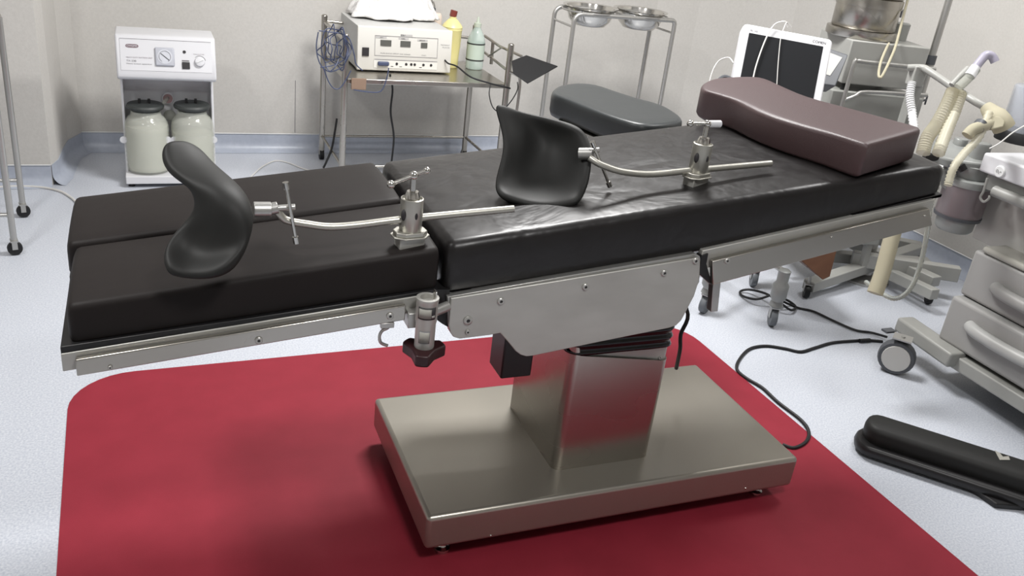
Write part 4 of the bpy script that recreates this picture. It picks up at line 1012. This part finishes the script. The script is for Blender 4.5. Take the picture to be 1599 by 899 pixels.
# V-shaped tube hanging over the front of the box
cable('tube_loop', [V(1423, -20, 3.78), V(1412, 20, 3.76), V(1399, 70, 3.72), V(1389, 95, 3.66), V(1381, 112, 3.63), V(1375, 121, 3.62), V(1372, 116, 3.63), V(1375, 98, 3.66), V(1382, 80, 3.70), V(1388, 68, 3.76)], 0.0055, 'cream', 'pale yellow rubber tube bent in a V over the ventilator box')
# pole
pole = thing('drip_pole', 'dark steel upright pole rising out of the top of the frame', 'pole', (3.28, 3.0, 0))
px_, py_ = 3.262, 2.985
obj('lower_tube', MB().cyl((px_, py_, 0.06), (px_, py_, 1.08), 0.0205), 'dullsteel', pole)
obj('upper_tube', MB().cyl((px_, py_, 1.08), (px_, py_, 2.05), 0.0155), 'dullsteel', pole)
obj('collar', MB().cyl((px_, py_, 1.06), (px_, py_, 1.10), 0.0225), 'darkgrey', pole)
obj('base', MB().lathe([(0.12, 0), (0.12, 0.012), (0.03, 0.03), (0.02, 0.07)], (px_, py_, 0), n=24), 'dullsteel', pole)
mb = MB(); s = AT(1438, 158, 1, py_-0.01); mb.cyl(s, s+Vector((0.03, 0, 0.008)), 0.005); mb.cyl(s+Vector((0.03, 0, -0.015)), s+Vector((0.03, 0, 0.025)), 0.004); obj('clamp_screw', mb, 'darkgrey', pole)

# ================================================================== breathing arm, corrugated hose, bag mount
ba = thing('hose_boom', 'grey tube arm with clear connectors sloping down beside the pole', 'support arm', tuple(V(1440, 110, 3.3)))
DA = 3.15
mb = MB(); a = V(1417, 105, 3.3); 
mb.tube([V(1417, 106, 3.32), V(1440, 106, 3.3), V(1452, 112, 3.27), V(1488, 136, 3.2), V(1520, 157, 3.12), V(1538, 167, 3.1)], 0.0135, 12, 4); obj('tube', mb, 'boxgrey', ba)
obj('bracket', MB().box(V(1431, 118, 3.33), (0.05, 0.05, 0.075), vf.R), 'boxgrey', ba, bevel=0.004)
obj('bracket_post', MB().bb(V(1431, 130, 3.36)+Vector((-0.02, -0.02, -0.62)), V(1431, 130, 3.36)+Vector((0.02, 0.02, 0.0))), 'cabgrey', ba, bevel=0.003)
yp = thing('breathing_connector', 'clear and lavender plastic Y-piece with elbow standing up from the arm', 'connector', tuple(V(1500, 130, 3.16)))
obj('limb', MB().tube([V(1486, 133, 3.17), V(1500, 118, 3.17), V(1512, 106, 3.17)], 0.011, 10, 3), 'boxgrey', yp)
obj('limb', MB().tube([V(1496, 137, 3.14), V(1512, 122, 3.14), V(1524, 108, 3.14)], 0.017, 12, 3), 'clear', yp)
obj('sleeve', MB().cyl(V(1514, 119, 3.14), V(1524, 105, 3.14), 0.02, 0.018), 'trimwhite', yp)
obj('elbow', MB().tube([V(1521, 108, 3.14), V(1533, 93, 3.14), V(1540, 86, 3.14), V(1549, 88, 3.14), V(1554, 97, 3.14)], 0.0155, 12, 4), 'lavender', yp)
def corr(pts, r, name, m, lab, k=14, amp=0.12):
    o = obj(name, MB().tube(pts, r, 12, k, rfun=lambda i: 1+amp*(1 if i % 2 else -1)), m, ang=70); return tag(o, lab, 'hose')
corr([V(1424, 128, 3.30), V(1421, 150, 3.30), V(1424, 175, 3.29), V(1428, 205, 3.27)], 0.015, 'corrugated_hose', 'trimwhite', 'short white corrugated hose hanging from the arm bracket by the pillow corner')
corr([V(1488, 142, 3.12), V(1478, 165, 3.1), V(1462, 195, 3.08), V(1448, 215, 3.06), V(1441, 240, 3.05)], 0.022, 'corrugated_hose', 'hosecream', 'wide pale yellow corrugated hose falling from the sloping arm', 16)
corr([V(1500, 145, 3.12), V(1492, 170, 3.1), V(1478, 205, 3.06), V(1465, 240, 3.02)], 0.02, 'corrugated_hose', 'hosecream', 'clear corrugated hose beside the wide yellow hose', 16)
corr([V(1545, 175, 2.98), V(1528, 215, 2.95), V(1505, 240, 2.92), V(1489, 262, 2.9), V(1480, 290, 2.9)], 0.013, 'corrugated_hose', 'hosecream', 'pale corrugated tube crossing in front of the absorber casting', 12)
# yellowed bag mount
bm_ = thing('reservoir_mount', 'yellowed translucent valve mount at the lower end of the arm', 'valve', tuple(V(1550, 190, 3.0)))
obj('valve_body', MB().tube([V(1539, 166, 3.05), V(1550, 178, 3.03), V(1562, 190, 3.0), V(1568, 200, 3.0)], 0.034, 14, 4, rfun=lambda i: 0.6+0.5*min(1, i/6)), 'cream', bm_)
obj('outlet', MB().tube([V(1556, 190, 3.0), V(1535, 197, 2.96), V(1520, 202, 2.94), V(1510, 212, 2.94)], 0.02, 12, 4), 'cream', bm_)
obj('outlet_ring', MB().cyl(V(1532, 193, 2.96), V(1526, 201, 2.95), 0.0215), 'darkgrey', bm_)
obj('flap', MB().prism([V(1550, 180, 2.97), V(1572, 183, 2.97), V(1568, 198, 2.95), V(1548, 203, 2.95)], _fw*0.02), 'cream', bm_, bevel=0.006, seg=3)

# ================================================================== anaesthesia machine at the right edge
am = thing('anaesthesia_machine', 'grey anaesthesia machine with drawers and white shelf at the right frame edge', 'anaesthesia machine', (3.1, 1.7, 0))
XF = 2.80; YE = 2.13; YS = 1.18
def fz(px, py, x=XF): return AT(px, py, 0, x)
z_l0 = fz(1465, 530).z; z_l1 = fz(1483, 457).z; z_u0 = fz(1506, 466).z; z_u1 = fz(1522, 389).z
obj('drawer_lower', MB().bb((XF, YS, z_l0+0.004), (XF+0.52, YE, z_l1-0.002)), 'drawer', am, bevel=0.014, seg=4)
XU = XF+0.035
yu = AT(1522, 389, 0, XU).y; zu0 = AT(1506, 464, 0, XU).z; zu1 = AT(1522, 389, 0, XU).z
obj('drawer_upper', MB().bb((XU, YS, zu0+0.004), (XF+0.52, yu, zu1)), 'drawer', am, bevel=0.012, seg=4)
obj('carcass', MB().bb((XF+0.055, YS+0.01, z_l0-0.02), (XF+0.56, YE-0.015, zu1-0.02)), 'darkgrey', am)
for (pts, x) in (([(1514, 509), (1545, 531), (1575, 548), (1612, 566)], XF), ([(1554, 449), (1580, 466), (1612, 482), (1640, 495)], XU)):
    q0 = AT(*pts[0], 0, x); q1_ = AT(*pts[-1], 0, x)
    P = [Vector((x+0.004, q0.y+0.0, q0.z)), Vector((x-0.014, q0.y-0.04, q0.z-0.002)), Vector((x-0.02, (q0.y+q1_.y)/2-0.02, q0.z-0.004)), Vector((x-0.014, q0.y-0.28, q0.z-0.002)), Vector((x+0.004, q0.y-0.32, q0.z))]
    obj('drawer_pull', MB().tube(P, 0.024, 14, 6), mat('pull_grey', srgb(168, 168, 166), 0.4) if x == XF else 'drawer', am)
# worktop slab
xw = XU-0.005; zt2 = AT(1545, 372, 0, xw).z
obj('worktop', MB().bb((xw, YS, zu1+0.002), (XF+0.55, yu-0.03, zu1+0.028)), mat('worktop_grey', srgb(158, 156, 148), 0.25), am, bevel=0.012, seg=4)
# plinth with castor leg
obj('plinth', MB().bb((XF-0.02, YS, 0.095), (XF+0.6, YE+0.02, z_l0-0.01)), 'boxgrey', am, bevel=0.006)
lx = AT(1408, 503, 2, 0.17)
mb = MB(); bar(Vector((XF-0.02, 2.0, 0.135)), Vector((2.80, 2.30, 0.14)), 0.08, 0.06, mb); obj('caster_arm', mb, 'boxgrey', am, bevel=0.01, seg=3)
wc = AT(1400, 556, 2, 0.065)
fdir = Vector((-0.78, -0.62, 0)).normalized()
wc = AT(1400, 561, 2, 0.07)
caster(am, (wc.x+0.02, wc.y+0.02, 0.07), 0.07, 0.05, fdir, 0.01, m='darkgrey', hub='boxpale', sides=(-1,))
mb = MB(); mb.tube([V(1378, 514, 3.45), V(1392, 518, 3.45), V(1406, 522, 3.46)], 0.008, 8, 0); obj('brake_pedal', MB().box(V(1388, 516, 3.46), (0.05, 0.03, 0.008)), 'darkgrey', am)
for x, y in ((XF+0.5, 2.1), (XF+0.05, 1.25), (XF+0.5, 1.25)): caster(am, (x, y, 0.05), 0.05, 0.03, fdir, 0.01)
# back column between drawers and shelf
cx_ = XF+0.14
A_ = AT(1530, 340, 0, cx_)
obj('back_panel', MB().bb((cx_, YS, zu1), (XF+0.5, AT(1517, 370, 0, cx_).y, 0.79)), 'boxpale', am, bevel=0.004)
# shelf
XS = XF-0.05; ys = AT(1527, 266, 0, XS).y+0.0; zs0 = AT(1527, 266, 0, XS).z; zs1 = zs0+0.068
obj('shelf', MB().bb((XS, YS, zs0), (XF+0.5, ys, zs1)), 'white', am, bevel=0.008, seg=3)
q = AT(1562, 268, 0, XS)
bt_ = obj('oxygen_button', MB().lathe([(0.021, 0), (0.021, 0.004), (0.018, 0.007)], q, (-1, 0, 0), 24), 'trimwhite', am)
text('lettering', 'O\u2082+', q+Vector((-0.0075, 0.011, -0.006)), (0, -1, 0), (0, 0, 1), 0.012, 'ink', bt_, width=0.022)
obj('shelf_rail', MB().bb((XS+0.03, YS, zs0-0.06), (XS+0.06, ys-0.02, zs0)), 'cabgrey', am, bevel=0.002)
obj('knob_bar', MB().tube([Vector((XS+0.015, ys-0.08, zs0-0.05)), Vector((XS+0.015, ys-0.24, zs0-0.05))], 0.02, 12, 0), 'boxgrey', am)
mb = MB().tube([AT(1542, 278, 0, XS-0.01), AT(1536, 298, 0, XS-0.01), AT(1531, 308, 0, XS-0.01), AT(1536, 315, 0, XS-0.01), AT(1544, 310, 0, XS-0.01), AT(1545, 305, 0, XS-0.01)], 0.0045, 8)
obj('shelf_hook', mb, 'boxgrey', am)
# smoky flow cylinder on the machine
vc = thing('bellows_cylinder', 'smoky clear bellows cylinder on a dark ring at the right frame edge', 'cylinder', tuple(V(1590, 215, 2.95)))
a = V(1590, 204, 3.2); ax_ = Vector((0, 0, 1))
obj('dome', MB().lathe([(0.075, 0), (0.075, 0.155), (0.071, 0.16), (0.069, 0.158), (0.072, 0.0)], a+Vector((0.02, 0, 0.0)), ax_, 32, cap=False), 'bluegreycyl', vc)
obj('dome_top', MB().lathe([(0.071, 0.158), (0.03, 0.162)], a+Vector((0.02, 0, 0.0)), ax_, 32), 'bluegreycyl', vc)
obj('ring', MB().lathe([(0.085, -0.04), (0.085, -0.012), (0.078, 0)], a+Vector((0.02, 0, 0.0)), ax_, 32), 'rubber', vc)
# absorber: casting, round knobs and canister
def VA(px, py, d): return V(px, py, d+0.24)
ab_ = thing('absorber', 'grey cast absorber head with purple-grey canister below at the machine end', 'absorber', tuple(VA(1500, 300, 3.0)))
c = VA(1503, 312, 3.05)
can = Vector((c.x, c.y, 0))
ct = VA(1503, 282, 3.05).z; cb_ = VA(1497, 338, 3.05).z
obj('canister', MB().lathe([(0.080, cb_), (0.083, cb_+0.01), (0.083, ct)], can, n=32), 'canister', ab_)
obj('canister_ring', MB().lathe([(0.084, cb_-0.008), (0.086, cb_+0.004)], can, n=32), 'darkgrey', ab_)
obj('canister_base', MB().lathe([(0.06, cb_-0.06), (0.068, cb_-0.05), (0.07, cb_-0.008)], can, n=32), 'castgrey', ab_)
obj('canister_neck', MB().lathe([(0.086, ct-0.004), (0.088, ct+0.006), (0.085, ct+0.02), (0.065, ct+0.024)], can, n=32), 'castgrey', ab_)
obj('head_block', MB().lathe([(0.055, ct+0.02), (0.06, ct+0.03), (0.06, ct+0.07), (0.05, ct+0.075)], can, n=24), 'castgrey', ab_)
P = [VA(1449, 226, 3.05), VA(1462, 215, 3.12), VA(1500, 218, 3.16), VA(1545, 230, 3.06), VA(1540, 256, 2.93), VA(1490, 250, 2.96), VA(1452, 240, 3.0)]
obj('casting', MB().prism(P, (0, 0, -0.035)), 'castgrey', ab_, bevel=0.008, seg=3)
obj('casting_plate', MB().prism([VA(1462, 250, 3.02), VA(1500, 262, 3.0), VA(1530, 262, 2.98), VA(1528, 275, 2.98), VA(1490, 290, 3.0), VA(1474, 282, 3.02)], (0, 0, -0.03)), 'castgrey', ab_, bevel=0.005)
q = VA(1530, 238, 2.98); obj('valve_knob', MB().lathe([(0.034, -0.03), (0.034, 0.03), (0.03, 0.036)], q, (0, 0, 1), 24), 'castgrey', ab_)
q = VA(1500, 222, 3.08); obj('valve_knob', MB().lathe([(0.026, -0.02), (0.026, 0.01), (0.023, 0.014)], q, (0, 0, 1), 24), 'castgrey', ab_)
obj('lever_knob', MB().cyl(VA(1443, 244, 3.0), VA(1464, 246, 3.0), 0.0155, 0.014), 'black', ab_)
obj('chrome_stub', MB().cyl(VA(1450, 254, 2.98), VA(1472, 261, 2.97), 0.006), 'trimwhite', ab_)
obj('clamp_ring', MB().cyl(VA(1482, 262, 2.96), VA(1490, 262, 2.96), 0.012), 'darkgrey', ab_)
obj('clamp_ring', MB().cyl(VA(1500, 258, 2.96), VA(1505, 266, 2.96), 0.014), 'black', ab_)
obj('support_bar', MB().bb((3.0, c.y, ct+0.02), (3.3, c.y+0.03, ct+0.05)), 'cabgrey', ab_)
cable('thin_sample_line', [V(1545, 232, 2.9), V(1560, 224, 2.9), V(1580, 208, 2.9), V(1600, 196, 2.9)], 0.0022, 'whitecable', 'thin white sampling line crossing in front of the black ring')

# hanging hoses seen below the table
o = obj('rubber_hose', MB().tube([V(1398, 352, 3.1), V(1390, 380, 3.1), V(1378, 425, 3.1), V(1366, 458, 3.1)], 0.028, 14, 5), 'cream'); tag(o, 'thick yellowed rubber hose hanging below the head end of the table', 'hose')
corr([V(1470, 262, 3.03), V(1462, 295, 3.02), V(1452, 325, 3.0), V(1448, 360, 3.02), V(1438, 410, 3.05), V(1422, 450, 3.08), V(1398, 466, 3.12), V(1372, 455, 3.2), V(1352, 440, 3.28)], 0.0085, 'clear_hose', 'clear', 'thin clear hose drooping in a curve beside the thick yellowed hose', 14, 0.08)
# brown board
P = [AT(1240, 405, 2, 0.16), AT(1302, 388, 2, 0.16)]
wb = [V(1238, 404, 3.75), V(1308, 384, 3.78), V(1298, 430, 3.78), V(1286, 438, 3.77)]
tag(obj('brown_board', MB().prism([V(1243, 400, 3.72), V(1310, 380, 3.74), V(1296, 432, 3.74), V(1285, 437, 3.73)], (0.05, 0.35, 0)), 'wood', bevel=0.003), 'small brown wooden box corner under the head end of the table', 'box')

# ================================================================== floor cords
def floorpath(pts, z=0.004): return [AT(px, py, 2, z) for px, py in pts]
cable('floor_cable', floorpath([(1222, 694), (1240, 699), (1258, 690), (1263, 674), (1250, 655), (1215, 628), (1190, 605), (1165, 590), (1151, 577), (1154, 562), (1170, 545), (1195, 540), (1225, 544), (1250, 549), (1272, 543), (1300, 535), (1335, 532), (1352, 531), (1378, 533)], 0.006), 0.0062, 'rubber', 'black power cord curving from the table base to the drawer caster')
o = obj('cord_plug_sleeve', MB().tube(floorpath([(1342, 532), (1358, 531)], 0.009), 0.009, 8, 0), 'rubber'); tag(o, 'short black cord joint near the large caster', 'cord joint')
cable('coiled_cord', [AT(px, py, 2, z) for px, py, z in [(1200, 462, 0.05), (1180, 467, 0.03), (1160, 462, 0.01), (1156, 455, 0.01), (1170, 452, 0.02), (1195, 458, 0.04), (1215, 470, 0.05), (1235, 484, 0.02), (1242, 478, 0.01), (1228, 468, 0.03), (1216, 467, 0.05), (1245, 480, 0.008), (1270, 486, 0.008), (1300, 500, 0.008), (1335, 515, 0.008), (1360, 519, 0.008), (1385, 526, 0.02)]], 0.0055, 'rubber', 'black cord knotted round the right grey caster and running to the machine')
cable('white_cord', floorpath([(-30, 296), (0, 292), (40, 291), (70, 293), (95, 299), (112, 309), (122, 318), (140, 326), (200, 322)], 0.005), 0.006, 'whitecable', 'white cord curving over the floor behind the foot end of the table')
cable('pale_cord', floorpath([(385, 285), (395, 273), (410, 260), (430, 251), (450, 254), (470, 262), (490, 268)], 0.005), 0.0035, 'whitecable', 'thin pale cord arching on the floor left of the trolley')

for o in bpy.data.objects:
    if '_loc' in o: del o['_loc']
